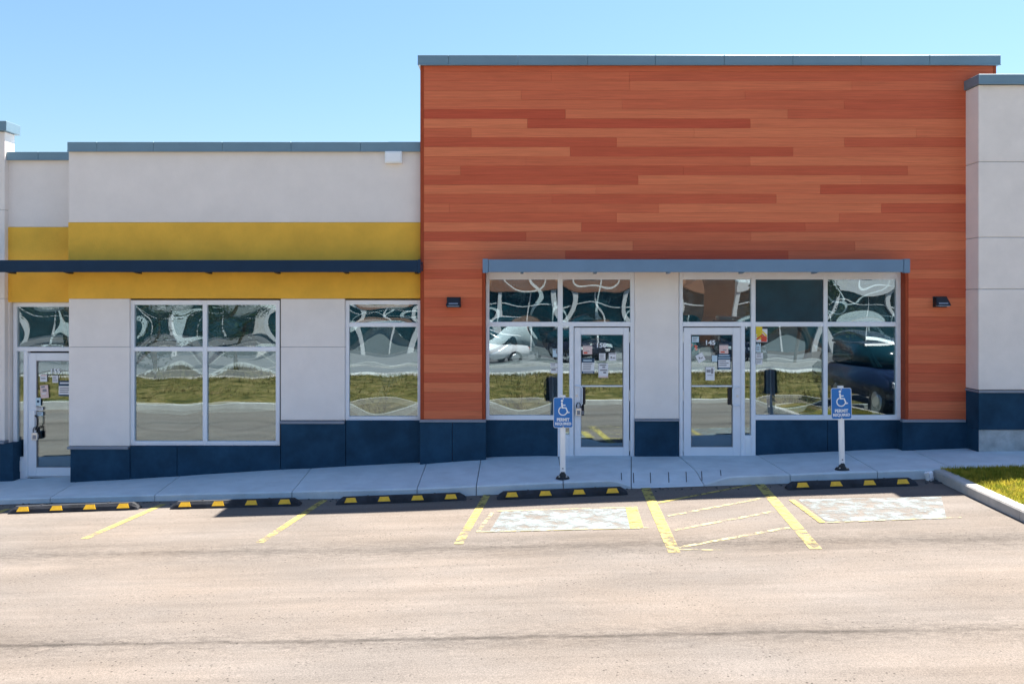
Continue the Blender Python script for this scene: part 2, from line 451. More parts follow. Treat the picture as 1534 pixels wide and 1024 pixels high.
mx_ = (IX0+IX1)/2; rr = (IX1-IX0)/2
kerb_seg([(mx_-rr*math.cos(t*math.pi/12), -6.0-rr*.7*math.sin(t*math.pi/12), -math.cos(t*math.pi/12), -math.sin(t*math.pi/12)) for t in range(13)], IK)
for a, b in zip(ypts, ypts[1:]):
    kerb_seg([(IX1, a+(b-a)*t/5+(.006 if t == 5 else 0), 1, 0) for t in range(6)], IK)
def isl_z(X, Y):
    t = sm(YK(6)-1.0, YK(6)-.02, Y)
    return (za(X, Y)+.10)*(1-t)+(zk(X)-.015)*t + .05*math.sin(math.pi*max(0, min(1, (X-IX0)/(IX1-IX0))))*(1-t)
def island():
    bm = bmesh.new(); rows = []
    for Y in dense(-6.6, YK(6)-.03, .12):
        hw = 1.0 if Y > -6.0 else math.sqrt(max(0.02, 1-((Y+6.0)/(rr*.7))**2))
        rows.append([bm.verts.new((mx_+(X-mx_)*hw, Y, isl_z(X, Y)+random.uniform(-.012, .012))) for X in dense(IX0+.055, IX1-.055, .14)])
    for a, b in zip(rows, rows[1:]):
        for k in range(len(a)-1): bm.faces.new((a[k], a[k+1], b[k+1], b[k]))
    o = obj('turf', bm, 'turf', smooth=True); tag(o, 'earthy turf of the kerbed island', None, kind='structure')
    vs, fs = [], []
    rnd = random.Random(3)
    n = 0
    while n < 30000:
        X = rnd.uniform(IX0+.03, IX1-.03); Y = rnd.uniform(-5.2, YK(6)+.02)
        if rnd.random() > .30+.70*sm(-4.6, -2.6, Y): continue
        n += 1
        h = rnd.uniform(.025, .075)*(.7+.6*rnd.random()); a = rnd.uniform(0, math.tau); wd = rnd.uniform(.003, .006)
        z = isl_z(X, Y)-.008; lx, ly = rnd.gauss(0, .4)*h, rnd.gauss(0, .4)*h
        dx, dy = math.cos(a)*wd, math.sin(a)*wd
        b = len(vs)
        vs += [(X-dx, Y-dy, z), (X+dx, Y+dy, z), (X+dx*.6+lx*.5, Y+dy*.6+ly*.5, z+h*.6), (X-dx*.6+lx*.5, Y-dy*.6+ly*.5, z+h*.6), (X+lx, Y+ly, z+h)]
        fs += [(b, b+1, b+2, b+3), (b+3, b+2, b+4)]
    me = bpy.data.meshes.new('grass'); me.from_pydata(vs, [], fs); me.materials.append(M['grass'])
    o = bpy.data.objects.new('grass', me); C.objects.link(o)
    tag(o, 'short yellow green grass on the kerbed island', 'grass', kind='stuff')
island()

# painted markings, 4 mm above the asphalt
def sheet(name, quad, m, nu=2, nv=6, lift=.005):
    """quad: four ground points (x, y), order a b c d; split so that it follows the ground"""
    bm = bmesh.new(); rows = []
    a, b, c, d = [Vector(q) for q in quad]
    for j in range(nv+1):
        t = j/nv; p, q = a.lerp(d, t), b.lerp(c, t); row = []
        for i in range(nu+1):
            r = p.lerp(q, i/nu); row.append(bm.verts.new((r.x, r.y, za(r.x, r.y)+lift)))
        rows.append(row)
    for r0, r1 in zip(rows, rows[1:]):
        for i in range(nu): bm.faces.new((r0[i], r0[i+1], r1[i+1], r1[i]))
    return obj(name, bm, m, LOT)
def line(name, p0, p1, wd, m, lift=.005):
    a, b = Vector(on_ground(*p0)), Vector(on_ground(*p1))
    n = Vector((-(b-a).y, (b-a).x)).normalized()*wd/2
    return sheet(name, [a+n, a-n, b-n, b+n], m, 1, 14, lift)
for p0, p1, wd in (((12, 762), (-90, 800), .10), ((245, 755), (135, 803), .10), ((486, 749), (396, 808), .10), ((731, 739), (690, 809), .105), ((966, 729), (1007, 820), .135), ((1137, 724), (1216, 815), .135)):
    pm = (p0[0]+(p1[0]-p0[0])*.74, p0[1]+(p1[1]-p0[1])*.74)
    line('stall_line', p0, pm, wd, 'paint_y'); line('stall_line', pm, (p1[0]+(p1[0]-p0[0])*.08, p1[1]+(p1[1]-p0[1])*.08), wd, 'paint_yw')
for p0, p1 in (((985, 753), (1125, 726)), ((1000, 773), (1142, 746)), ((1010, 794), (1158, 766)), ((1016, 820), (1182, 790))):
    line('hatch_line', p0, p1, .06, 'paint_thin' if p0[1] > 760 else 'paint_y', .0052)
line('hatch_line', (1016, 823), (1085, 824), .03, 'paint_thin', .0056)
def gq(*pts): return [on_ground(*p) for p in pts]
sheet('painted_box', gq((752, 766), (938, 761), (944, 792), (733, 797)), 'paint_w', 12, 6)
sheet('painted_border', gq((937, 760), (954, 759), (964, 790), (944, 792)), 'paint_y', 2, 6, .009)
line('painted_border', (738, 767), (716, 796), .05, 'paint_thin')
line('painted_border', (714, 797), (972, 791), .035, 'paint_thin', .009)
line('painted_border', (741, 766), (955, 760), .03, 'paint_thin', .009)
sheet('painted_box', gq((1196, 748), (1410, 744), (1418, 777), (1238, 781)), 'paint_w2', 12, 6)
line('painted_border', (1186, 749), (1232, 783), .075, 'paint_y', .009)
line('painted_border', (1236, 783), (1440, 775), .03, 'paint_thin', .009)

# ------------------------------------------------------------------ window and door parts
def add_bulge(bm, x0, x1, z0, z1, y, a, nx, nz, ph, rip):
    V = []
    for j in range(nz+1):
        row = []
        for i in range(nx+1):
            u, v = i/nx*2-1, j/nz*2-1
            b = a*(1-abs(u)**2.4)*(1-abs(v)**2.4)
            b += rip*(math.sin(3.1*u+ph)*math.sin(2.3*v+ph*1.7)+.5*math.sin(5.3*u-2.1*v+ph*2.3))*(1-.2*u*u)
            row.append(bm.verts.new((x0+(x1-x0)*(u+1)/2, y-b, z0+(z1-z0)*(v+1)/2)))
        V.append(row)
    for r0, r1 in zip(V, V[1:]):
        for i in range(nx): bm.faces.new((r0[i], r0[i+1], r1[i+1], r1[i]))
PN = [0]
def pane(x0, x1, z0, z1, y, parent, bul=None, flat=False):
    """a double glazed unit: clear outer sheet bowed one way, tinted inner sheet bowed the other"""
    PN[0] += 1; ph = PN[0]*1.37
    w_, h_ = x1-x0, z1-z0
    if bul is None: bul = .0026*min(w_, h_)/1.0+.0003
    if flat: bul = .0001
    for (nm, dy, a, m) in (('pane', 0, bul*.55, 'glass'), ('inner_pane', .018, -bul*1.0, 'glass_in')):
        bm = bmesh.new(); add_bulge(bm, x0, x1, z0, z1, y+dy, a, 26, 26, ph+(0 if dy == 0 else 2.2), bul*.10)
        obj(nm, bm, m, parent, smooth=True)
def frame(xs, zs, y, bars, parent, depth=.11, name='frame', m='alu', bev=.004):
    """bars: list of (x0, x1, z0, z1, inset)"""
    bm = bmesh.new()
    for (x0, x1, z0, z1, ins) in bars: bx(bm, x0, x1, y+ins, y+depth, z0, z1, bev)
    return obj(name, bm, m, parent)

# ------------------------------------------------------------------ LEFT SHOP: stucco with mustard band
B1 = empty('stucco_shop', (PX(366, 0), 0, PZ(706, 0)), 'grey stucco shop front with a mustard yellow band and dark blue plinth', 'shop')
X = lambda px: PX(px, 0); Z = lambda py: PZ(py, 0)
xL, xR = X(103), X(634)
YB = .35                                    # recessed left bay
Xb = lambda px: PX(px, YB); Zb = lambda py: PZ(py, YB)
bodyb = bmesh.new()
bx(bodyb, xL, xR, .30, 9.5, -1.4, Z(214)-.02)
obj('wall', bodyb, 'stucco', B1)
bm = bmesh.new(); bx(bm, xL, xR, 0, .298, Z(333), Z(226.5), .004); obj('upper_wall', bm, 'stucco', B1)
obj('yellow_band', box(xL-.004, xR, -.014, .298, Z(447), Z(333)-.003, bev=.006), 'yellow', B1)
def coping(x0, x1, y0, y1, z0, z1, joints, parent, m='coping'):
    e = [x0]+joints+[x1]
    for a, b in zip(e, e[1:]):
        bm = bmesh.new()
        bx(bm, a+.0015, b-.0015, y0, y1, z0, z1, .005)
        bx(bm, a+.0015, b-.0015, y0-.008, y0+.02, z0-.008, z0+.012, .002)     # drip edge
        obj('coping_panel', bm, m, parent)
coping(PX(100.5, -.06), PX(640, -.06), -.06, .5, PZ(226.5, -.06), PZ(212.5, -.06), [PX(p, -.06) for p in (145, 230, 333, 436, 540)], B1)
# columns between the windows, with a reveal joint at y 519
def column(x0, x1, zt, zb, y0, y1, joints, m, parent):
    ed = [zt]+joints+[zb]
    for a, b in zip(ed, ed[1:]):
        obj('stucco_panel', box(x0, x1, y0, y1, b+.003, a-.003, bev=.006), m, parent)
    if joints:
        bm = bmesh.new()
        bx(bm, x0+.006, x1-.006, y0+.012, y1-.01, zb+.006, zt-.006); obj('reveal', bm, 'flash', parent)
column(xL, X(194), Z(447), Z(668), 0, .298, [Z(519.5)], 'stucco_pale', B1)
column(X(420.5), X(516.5), Z(447), Z(629.5), 0, .298, [Z(519.5)], 'stucco_pale', B1)
for a, b, y in ((103, 193.5, 668), (420.5, 516.5, 630)):
    obj('flashing', box(X(a)-.004, X(b), -.05, .2, Z(y+4), Z(y)-.001, bev=.003), 'flash', B1)
# plinth panels
for a, b, t, y in ((105, 194.5, 672.5, -.035), (194.9, 265, 668.5, -.02), (265.3, 420.2, 668.5, -.02), (420.6, 517.5, 634.5, -.03), (517.9, 630, 630, -.02)):
    obj('plinth_panel', box(PX(a, y)+.002, PX(b, y)-.002, y, .29, -1.3, PZ(t, y), bev=.005), 'plinth', B1)
# window 1: two columns, two rows
def window(parent, name, px, py, yf, pf=None, glass=(), sealant=True):
    """px: outer x0,x1 and vertical bar spans; py: rows. All in photograph pixels on the plane yf."""
    XX = lambda p: PX(p, yf); ZZ = lambda p: PZ(p, yf)
    w_ = obj(name, box(XX(px[0])+.01, XX(px[-1])-.01, yf+.085, yf+.14, ZZ(py[-1])+.01, ZZ(py[0])-.01), 'interior', parent)
    bm = bmesh.new()
    vb = [(px[i], px[i+1]) for i in range(0, len(px), 2)]; hb = [(py[i], py[i+1]) for i in range(0, len(py), 2)]
    for i, (a, b) in enumerate(vb):
        bx(bm, XX(a), XX(b), yf, yf+.08, ZZ(hb[-1][1]), ZZ(hb[0][0]), .004)
    for (c, d) in hb:
        for (a0, a), (b, b1) in zip(vb, vb[1:]):
            bx(bm, XX(a)+.0003, XX(b)-.0003, yf+.003, yf+.078, ZZ(d), ZZ(c), .004)
    obj('frame', bm, 'alu', w_)
    if sealant:
        bm = bmesh.new(); s = .018
        bx(bm, XX(px[0])-s, XX(px[0])-.0005, yf+.012, yf+.08, ZZ(py[-1])-s, ZZ(py[0])+s)
        bx(bm, XX(px[-1])+.0005, XX(px[-1])+s, yf+.012, yf+.08, ZZ(py[-1])-s, ZZ(py[0])+s)
        bx(bm, XX(px[0]), XX(px[-1]), yf+.012, yf+.08, ZZ(py[0])+.0005, ZZ(py[0])+s)
        obj('sealant', bm, 'joint', w_)
    k = 0
    for (c0, c), (d, d1) in zip(hb, hb[1:]):
        for (a0, a), (b, b1) in zip(vb, vb[1:]):
            bul = glass[k] if k < len(glass) else None; k += 1
            if bul == 'skip': continue
            pane(XX(a)-.004, XX(b)+.004, ZZ(d)-.004, ZZ(c)+.004, yf+.035, w_, bul)
    return w_
window(B1, 'display_window', (195.5, 201, 303.5, 310, 413, 419), (449.5, 456.5, 519.5, 526, 660.5, 667), .05, glass=(.0075, .0075, .0055, .0055))
window(B1, 'display_window', (517.5, 523, 625.5, 629.8), (449.5, 456, 483, 489.5, 623.5, 629.5), .05, glass=(.0055, .0062))

# recessed bay with door 155
bm = bmesh.new(); bx(bm, PX(-40, YB), xL-.002, YB, .9, Zb(340), Zb(239), .004); obj('upper_wall', bm, 'stucco', B1)
obj('yellow_band', box(PX(-40, YB), xL-.002, YB-.014, .9, Zb(452.5), Zb(340)-.003, bev=.005), 'yellow', B1)
obj('wall', box(PX(-40, YB), xL-.004, .6, 9.4, -1.4, Zb(452.5)-.002), 'stucco', B1)
coping(PX(6, YB-.05), xL-.004, YB-.06, .92, PZ(239.5, YB-.05), PZ(227.5, YB-.05), [PX(60, YB)], B1)
def XZ(y): return (lambda p: PX(p, y)), (lambda p: PZ(p, y))
def shopfront_bars(parent, yf, bars, name='frame'):
    bm = bmesh.new(); XX, ZZ = XZ(yf)
    for (a, b, c, d, ins) in bars: bx(bm, XX(a), XX(b), yf+ins, yf+.10, ZZ(d), ZZ(c), .004)
    return obj(name, bm, 'alu', parent)
YD = .42
SF = obj('entrance_screen', box(PX(20, YD+.12), xL-.02, YD+.12, YD+.17, PZ(716, YD+.12), PZ(455, YD+.12)), 'interior', B1)
shopfront_bars(SF, YD, [(19.5, 25, 453, 722, 0), (25, 130, 453, 459.5, .003), (25, 130, 519.5, 526, .003), (35, 41, 526, 722, .002), (25, 35, 684, 722, .006)])
obj('kick_panel', box(PX(26.5, YD), PX(33.5, YD), YD-.006, YD+.02, PZ(706, YD), PZ(690, YD), bev=.004), 'white', SF)
XX, ZZ = XZ(YD+.035)
pane(XX(25)-.003, XX(130), ZZ(519.5), ZZ(459.5), YD+.035, SF, .005)
pane(XX(25)-.003, XX(35)+.003, ZZ(684), ZZ(526), YD+.035, SF, .0004)
def door(parent, y, leaf, gl, rows, hinge, panic, num, numpx):
    """leaf x0,x1,z0,z1; glass x0,x1,z0,z1; all px on plane y"""
    XX, ZZ = XZ(y)
    x0, x1, t, b = leaf; g0, g1, gt, gb = gl
    bm = bmesh.new()
    bx(bm, XX(x0), XX(g0), y, y+.045, ZZ(b), ZZ(t), .004); bx(bm, XX(g1), XX(x1), y, y+.045, ZZ(b), ZZ(t), .004)
    bx(bm, XX(g0)+.0005, XX(g1)-.0005, y+.002, y+.044, ZZ(gt), ZZ(t), .004); bx(bm, XX(g0)+.0005, XX(g1)-.0005, y+.002, y+.044, ZZ(b), ZZ(gb), .004)
    D = obj('door', bm, 'alu_warm', parent)
    bm = bmesh.new(); e = .010                      # glazing bead
    bx(bm, XX(g0), XX(g0)+e, y+.008, y+.03, ZZ(gb), ZZ(gt)); bx(bm, XX(g1)-e, XX(g1), y+.008, y+.03, ZZ(gb), ZZ(gt))
    bx(bm, XX(g0)+e, XX(g1)-e, y+.009, y+.03, ZZ(gt)-e, ZZ(gt)); bx(bm, XX(g0)+e, XX(g1)-e, y+.009, y+.03, ZZ(gb), ZZ(gb)+e)
    obj('glazing_bead', bm, 'ink_grey', D)
    pane(XX(g0)+e, XX(g1)-e, ZZ(gb)+e, ZZ(gt)-e, y+.022, D, .0014)
    if panic:
        obj('push_bar', box(XX(g0)+.012, XX(g1)-.012, y+.003, y+.016, ZZ(panic+1.2), ZZ(panic-1.0), bev=.003), 'alu', D)
    for hz in rows:
        bm = bmesh.new(); tube(bm, [(XX(hinge), y-.008, ZZ(hz+8)), (XX(hinge), y-.008, ZZ(hz-8))], .010, 8)
        obj('hinge', bm, 'chrome', D)
    obj('threshold', box(XX(x0)-.03, XX(x1)+.03, y-.03, y+.06, ZZ(b)-.02, ZZ(b)-.004, bev=.004), 'chrome', D)
    # number on the glass
    obj('door_number', text_bm(num, XX(numpx[0]), ZZ(numpx[1]), y+.017, .155, .03, .0008, .078), 'sign_white', D)
    return D
def pull(D, y, hx, zt, zb, out, side):
    XX, ZZ = XZ(y)
    bm = bmesh.new()
    xa, xb = XX(hx), XX(hx+side*9)
    tube(bm, [(xa, y+.0, ZZ(zt)), (xa, y-.05, ZZ(zt)), (xb-side*.02, y-.06, ZZ(zt)), (xb, y-.062, ZZ(zt)-.03), (xb, y-.062, ZZ(zb)+.03), (xb-side*.02, y-.06, ZZ(zb)), (xa, y-.05, ZZ(zb)), (xa, y, ZZ(zb))], .011, 10)
    obj('handle', bm, 'alu', D, smooth=True)
    gx = XX(hx+side*12); obj('handle_shadow', box(gx-.03, gx+.03, y+.006, y+.018, ZZ(zb-1), ZZ(zt+1.5), bev=.004), 'black', D)  # black strip on the glass stands in for the handle's dark shadow
    bm = bmesh.new(); bmesh.ops.create_cone(bm, cap_ends=True, segments=16, radius1=.02, radius2=.02, depth=.02, matrix=Matrix.Translation((XX(hx+side*1), y-.008, ZZ((zt+zb)/2))) @ Matrix.Rotation(math.radians(90), 4, 'X'))
    obj('lock_cylinder', bm, 'chrome', D)
D155 = door(B1, YD+.03, (41.5, 128, 528.5, 713), (54, 116, 540, 700), (), 128, None, '155', (82.5, 555.5))
# lock plate on door 155
XX, ZZ = XZ(YD+.03)
obj('lock_plate', box(XX(44.5), XX(53), YD+.008, YD+.03, ZZ(641), ZZ(614), bev=.006), 'white', D155)
bm = bmesh.new(); tube(bm, [(XX(53), YD+.02, ZZ(622)), (XX(57), YD-.03, ZZ(622)), (XX(59.5), YD-.035, ZZ(626)), (XX(59.5), YD-.035, ZZ(634)), (XX(57), YD-.03, ZZ(641)), (XX(53), YD+.02, ZZ(643))], .012, 8)
obj('handle', bm, 'black', D155, smooth=True)

# long dark canopy over the left shop
def canopy(parent, x0, x1, yf, yw, zt, zb, m, caps, brk, lip=.02):
    bm = bmesh.new()
    bx(bm, x0, x1, yf, yf+.05, zb, zt, .005)                                   # fascia
    bx(bm, x0, x1, yf+.05, yw, zt-.05, zt-.012, .002)                          # flat top
    bx(bm, x0, x1, yf+.052, yf+.11, zb+.004, zb+.03, .002)                     # bottom return
    cn = obj('canopy', bm, m, parent)
    for a, b, mm in caps:
        bm = bmesh.new(); bx(bm, a, b, yf-.012, yf+.07, zb-.012, zt+.008, .004); bx(bm, a+.004, b-.004, yf+.07, yw, zb+.03, zt-.06, .004)
        obj('end_cap', bm, mm, cn)
    for x in brk:
        bm = bmesh.new()
        prism(bm, [(yf+.09, zt-.052), (yw, zt-.052), (yw, zb-.012), (yw-.10, zb-.008), (yf+.09, zb+.035)], 'x', x-.025, x+.025)
        obj('bracket', bm, 'black' if m == 'canopy_dark' else m, cn)
YC = -.55
canopy(B1, PX(-160, YC), PX(629.5, YC), YC, -.016, PZ(389.5, YC), PZ(407.5, YC), 'canopy_dark',
       [(PX(625.5, YC-.012), PX(629.5, YC-.012)+.004, 'canopy_dark')], [PX(p, -.1) for p in (18, 103.5, 207, 313, 416, 519, 624)])

# left-edge pier
B0 = empty('corner_pier', (PX(-60, .24), .24, PZ(716, .24)), 'pale stucco pier with metal cap at the left end of the shops', 'pier')
xe = PX(7, .24)
for a, b in ((197, 314.5), (314.5, 447), (447, 660)):
    obj('stucco_panel', box(-14.5, xe, .24, .53, PZ(b, .24)+.003, PZ(a, .24)-.003, bev=.006), 'stucco_warm', B0)
obj('reveal', box(-14.4, xe-.012, .252, .52, PZ(660, .24), PZ(198, .24)), 'flash', B0)
obj('coping_panel', box(-14.6, xe+.06, .18, .60, PZ(197, .24), PZ(182, .24), bev=.006), 'coping', B0)
obj('flashing', box(-14.5, xe+.01, .20, .53, PZ(664, .24), PZ(660, .24), bev=.003), 'flash', B0)
obj('plinth_panel', box(-14.5, PX(19.4, .22), .22, .55, -1.3, PZ(664.3, .22), bev=.005), 'plinth', B0)
obj('side_panel', box(xe-.05, PX(18.5, YD), .34, .5, PZ(664, YD), PZ(452, YD), bev=.005), 'stucco_warm', B0)

# ------------------------------------------------------------------ WOOD-CLAD SHOP
YW = -.15
Xw, Zw = XZ(YW)
B2 = empty('wood_clad_shop', (Xw(1060), YW, 0), 'tall shop block clad in reddish wood planks with two glass entrances', 'shop')
wl, wr = Xw(630), Xw(1492)
zo = Zw(403.6)                              # top of the shopfront opening
obj('wall', box(wl+.004, wr, .22, 9.8, -1.4, Zw(97)), 'stucco', B2)
bm = bmesh.new()
bx(bm, wl+.004, wr-.004, YW+.02, .218, zo, Zw(97)-.002)
bx(bm, wl+.004, Xw(726), YW+.02, .218, -1.3, zo-.001); bx(bm, Xw(1357), wr-.004, YW+.02, .218, -1.3, zo-.001)
obj('backing_wall', bm, 'trim', B2)
coping(Xw(629)-.03, Xw(1493)+.03, YW-.07, .6, PZ(97, YW-.07), PZ(82.5, YW-.07), [PX(p, YW-.07) for p in (672, 776, 880, 982, 1085, 1188, 1290, 1393)], B2)
# corner and jamb trims
obj('corner_trim', box(wl-.004, wl+.055, YW-.006, YW+.05, Zw(629), Zw(97)-.003, bev=.005), 'trim', B2)
obj('corner_trim', box(wr-.05, wr+.004, YW-.006, YW+.05, Zw(629), Zw(97)-.003, bev=.005), 'trim', B2)
obj('jamb_trim', box(Xw(722.5), Xw(727.2), YW-.006, .03, Zw(628.6), zo-.003, bev=.004), 'trim', B2)
obj('jamb_trim', box(Xw(1356), Xw(1360.5), YW-.006, .03, Zw(628.6), zo-.003, bev=.004), 'trim', B2)
# planks: row by row, joints in photograph columns and tones (0 dark .. 1 light)
P0, PP = 121.6, 14.1
rows = {-2: [(630, .35), (1493, 0)],
        -1: [(630, .35), (826, .42), (943, .30), (1493, 0)],
        0: [(630, .45), (943, .62), (1276, .5), (1493, 0)],
        1: [(630, .62), (781, .38), (1116, .3), (1493, 0)],
        2: [(630, .55), (932, .36), (1265, .22), (1493, 0)],
        3: [(630, .08), (847, .66), (1180, .26), (1493, 0)],
        4: [(630, .82), (790, .06), (1124, .62), (1493, 0)],
        5: [(630, .32), (706, .74), (1040, .82), (1373, .6), (1493, 0)],
        6: [(630, .10), (924, .60), (1265, .28), (1493, 0)],
        7: [(630, .80), (854, .08), (1188, .60), (1493, 0)],
        8: [(630, .48), (788, .52), (1124, .72), (1493, 0)],
        9: [(630, .62), (690, .22), (1024, .18), (1360, .58), (1493, 0)],
        10: [(630, .20), (956, .80), (1290, .66), (1493, 0)],
        11: [(630, .74), (893, .58), (1229, .12), (1493, 0)],
        12: [(630, .36), (827, .20), (1163, .74), (1493, 0)],
        13: [(630, .58), (673, .40), (987, .78), (1320, .22), (1493, 0)],
        14: [(630, .34), (924, .72), (1257, .36), (1493, 0)],
        15: [(630, .78), (871, .20), (1206, .28), (1493, 0)],
        16: [(630, .16), (788, .44), (1125, .72), (1493, 0)],
        17: [(630, .80), (948, .40), (1281, .78), (1493, 0)],
        18: [(630, .52), (847, .06), (1181, .40), (1493, 0)],
        19: [(630, .66), (739, .34), (1125, .30), (1493, 0)]}
rp = random.Random(11)
def plank(p0, p1, ya, yb, tone):
    lite, dark = Vector((.76, .225, .102)), Vector((.52, .090, .045))
    c = dark.lerp(lite, max(0, min(1, tone+rp.uniform(-.05, .05))))
    bm = bmesh.new()
    x0, x1 = Xw(p0)+.0008, Xw(p1)-.0008
    zt, zb = Zw(ya)-.0007, Zw(yb)+.0007
    bx(bm, x0, x1, YW-rp.uniform(0, .0012), YW+.019, zb, zt, .0018)
    o = obj('wood_plank', bm, 'plank', B2); o.color = (*c, 1)
for k in range(-2, 36):
    ya, yb = P0+PP*k, P0+PP*(k+1)
    ya = max(ya, 97.4); yb = min(yb, 628.5)
    if yb-ya < 2: continue
    lo, hi = 634.2, 1488.8
    if k in rows:
        e = rows[k]
        for (a, t), (b, _) in zip(e, e[1:]): plank(max(a, lo), min(b, hi), ya, yb, t)
    else:
        tl = [.25, .7, .72, .3, .35, .62, .2, .3, .25, .66, .62, .2, .72, .3, .36, .7][(k-20) % 16]
        tr = [.6, .22, .2, .74, .7, .3, .34, .2, .62, .68, .24, .3, .6, .15, .66, .5][(k-20) % 16]
        plank(lo, 722.3, ya, yb, tl); plank(1360.7, hi, ya, yb, tr)
# flashing and plinth below the wood
YP = -.19
obj('flashing', box(PX(628.5, YP), PX(728, YP), YP-.02, -.1, PZ(632, YP), PZ(628.3, YP), bev=.003), 'flash', B2)
obj('flashing', box(PX(1352, YP), PX(1446, YP), YP-.02, -.1, PZ(632, YP), PZ(628.3, YP), bev=.003), 'flash', B2)
XP = lambda p: PX(p, YP)
obj('plinth_panel', box(XP(629), XP(677.3), YP, -.13, -1.3, PZ(632.3, YP), bev=.005), 'plinth', B2)
obj('plinth_panel', box(XP(677.8), XP(728), YP, -.13, -1.3, PZ(632.3, YP), bev=.005), 'plinth', B2)
obj('plinth_panel', box(XP(1352), XP(1452), YP, -.13, -1.3, PZ(632.3, YP), bev=.005), 'plinth', B2)
bm = bmesh.new(); bx(bm, XP(677.8)-.1, XP(728)-.003, -.128, .2, -1.3, PZ(633, YP)); bx(bm, XP(1352)+.003, XP(1360), -.128, .2, -1.3, PZ(633, YP))
obj('plinth_return', bm, 'plinth', B2)
# recessed stucco column between the entrances
YS = -.04
Xs, Zs = XZ(YS)
obj('stucco_panel', box(Xs(951), Xs(1017), YS, .2, Zs(627), zo-.004, bev=.006), 'stucco_pale', B2)
obj('flashing', box(Xs(951), Xs(1017), YS-.03, .1, Zs(630.5), Zs(627.2), bev=.003), 'flash', B2)
obj('plinth_panel', box(Xs(951), Xs(1017), YS-.01, .2, -1.3, Zs(630.7), bev=.005), 'plinth', B2)
YF = 0.0
for a, b in ((727.5, 837.5), (1130.5, 1240), (1240.4, 1352)):
    obj('plinth_panel', box(X(a)+.001, X(b)-.001, YF+.012, .2, -1.3, Z(629.2), bev=.005), 'plinth', B2)
# entrance screens
E1 = obj('entrance_screen', box(X(731), X(948), .13, .18, Z(683), Z(408)), 'interior', B2)
shopfront_bars(E1, YF, [(728, 733, 404.5, 628.8, 0), (944.5, 950.5, 404.5, 683.5, 0), (835.5, 843, 404.5, 683.5, 0),
                        (733, 835.5, 404.5, 418.5, .003), (843, 944.5, 404.5, 418.5, .003), (733, 835.5, 482, 489, .003), (843, 944.5, 482, 489, .003),
                        (733, 835.5, 622, 628.8, .003), (853, 859.5, 489, 683.5, .002), (843, 853, 651, 683.5, .005)])
obj('kick_panel', box(X(844.5), X(851.5), YF-.006, .02, Z(679), Z(655), bev=.004), 'white', E1)
pane(X(733)-.003, X(835.5)+.003, Z(482)-.003, Z(418.5)+.003, YF+.035, E1, .0052)
pane(X(843)-.003, X(944.5)+.003, Z(482)-.003, Z(418.5)+.003, YF+.035, E1, .0050)
pane(X(733)-.003, X(835.5)+.003, Z(622)-.003, Z(489)+.003, YF+.035, E1, .0048)
pane(X(843)-.003, X(853)+.003, Z(651)-.003, Z(489)+.003, YF+.035, E1, .0003)
D150 = door(B2, YF+.03, (860.3, 942.5, 490.5, 683), (870, 934, 501, 669.5), (505, 592, 667), 943.3, 578, '150', (901.5, 517))
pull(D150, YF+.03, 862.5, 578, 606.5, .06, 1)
E2 = obj('entrance_screen', box(X(1021), X(1348), .13, .18, Z(683), Z(408)), 'interior', B2)
shopfront_bars(E2, YF, [(1017.5, 1023, 404.5, 683.5, 0), (1343, 1349.5, 404.5, 628.8, 0), (1125.5, 1132, 404.5, 683.5, 0), (1234, 1240, 404.5, 628.8, 0),
                        (1023, 1125.5, 404.5, 418.5, .003), (1132, 1234, 404.5, 418.5, .003), (1240, 1343, 404.5, 418.5, .003),
                        (1023, 1125.5, 482, 489, .003), (1132, 1234, 482, 489, .003), (1240, 1343, 482, 489, .003),
                        (1132, 1234, 621.5, 628.8, .003), (1240, 1343, 621.5, 628.8, .003), (1110.5, 1116, 489, 683.5, .002), (1116, 1125.5, 652, 683.5, .005)])
obj('kick_panel', box(X(1117.3), X(1124.3), YF-.006, .02, Z(679), Z(656), bev=.004), 'white', E2)
for a, b, c, d, k in ((1023, 1125.5, 418.5, 482, .0052), (1240, 1343, 418.5, 482, .0085),
                      (1116, 1125.5, 489, 652, .0003), (1132, 1234, 489, 621.5, .0058), (1240, 1343, 489, 621.5, .0045)):
    pane(X(a)-.003, X(b)+.003, Z(d)-.003, Z(c)+.003, YF+.035, E2, k)
obj('spandrel_panel', box(X(1132)-.003, X(1234)+.003, YF+.035, YF+.06, Z(482)-.003, Z(418.5)+.003), 'spandrel', E2)
D145 = door(B2, YF+.03, (1024, 1109.8, 490.5, 683), (1035, 1098, 501, 669.5), (505, 592, 667), 1023.2, 578, '145', (1065, 513))
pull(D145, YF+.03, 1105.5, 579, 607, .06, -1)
# canopy over both entrances
YC2 = -.62
canopy(B2, PX(731.5, YC2), PX(1354, YC2), YC2, YW-.004, PZ(388.5, YC2), PZ(407.5, YC2), 'canopy_mid',
       [(PX(723, YC2), PX(731.3, YC2), 'canopy_mid'), (PX(1354.2, YC2), PX(1363, YC2), 'canopy_mid')], [PX(p, -.3) for p in (782, 892, 1002, 1112, 1222)])

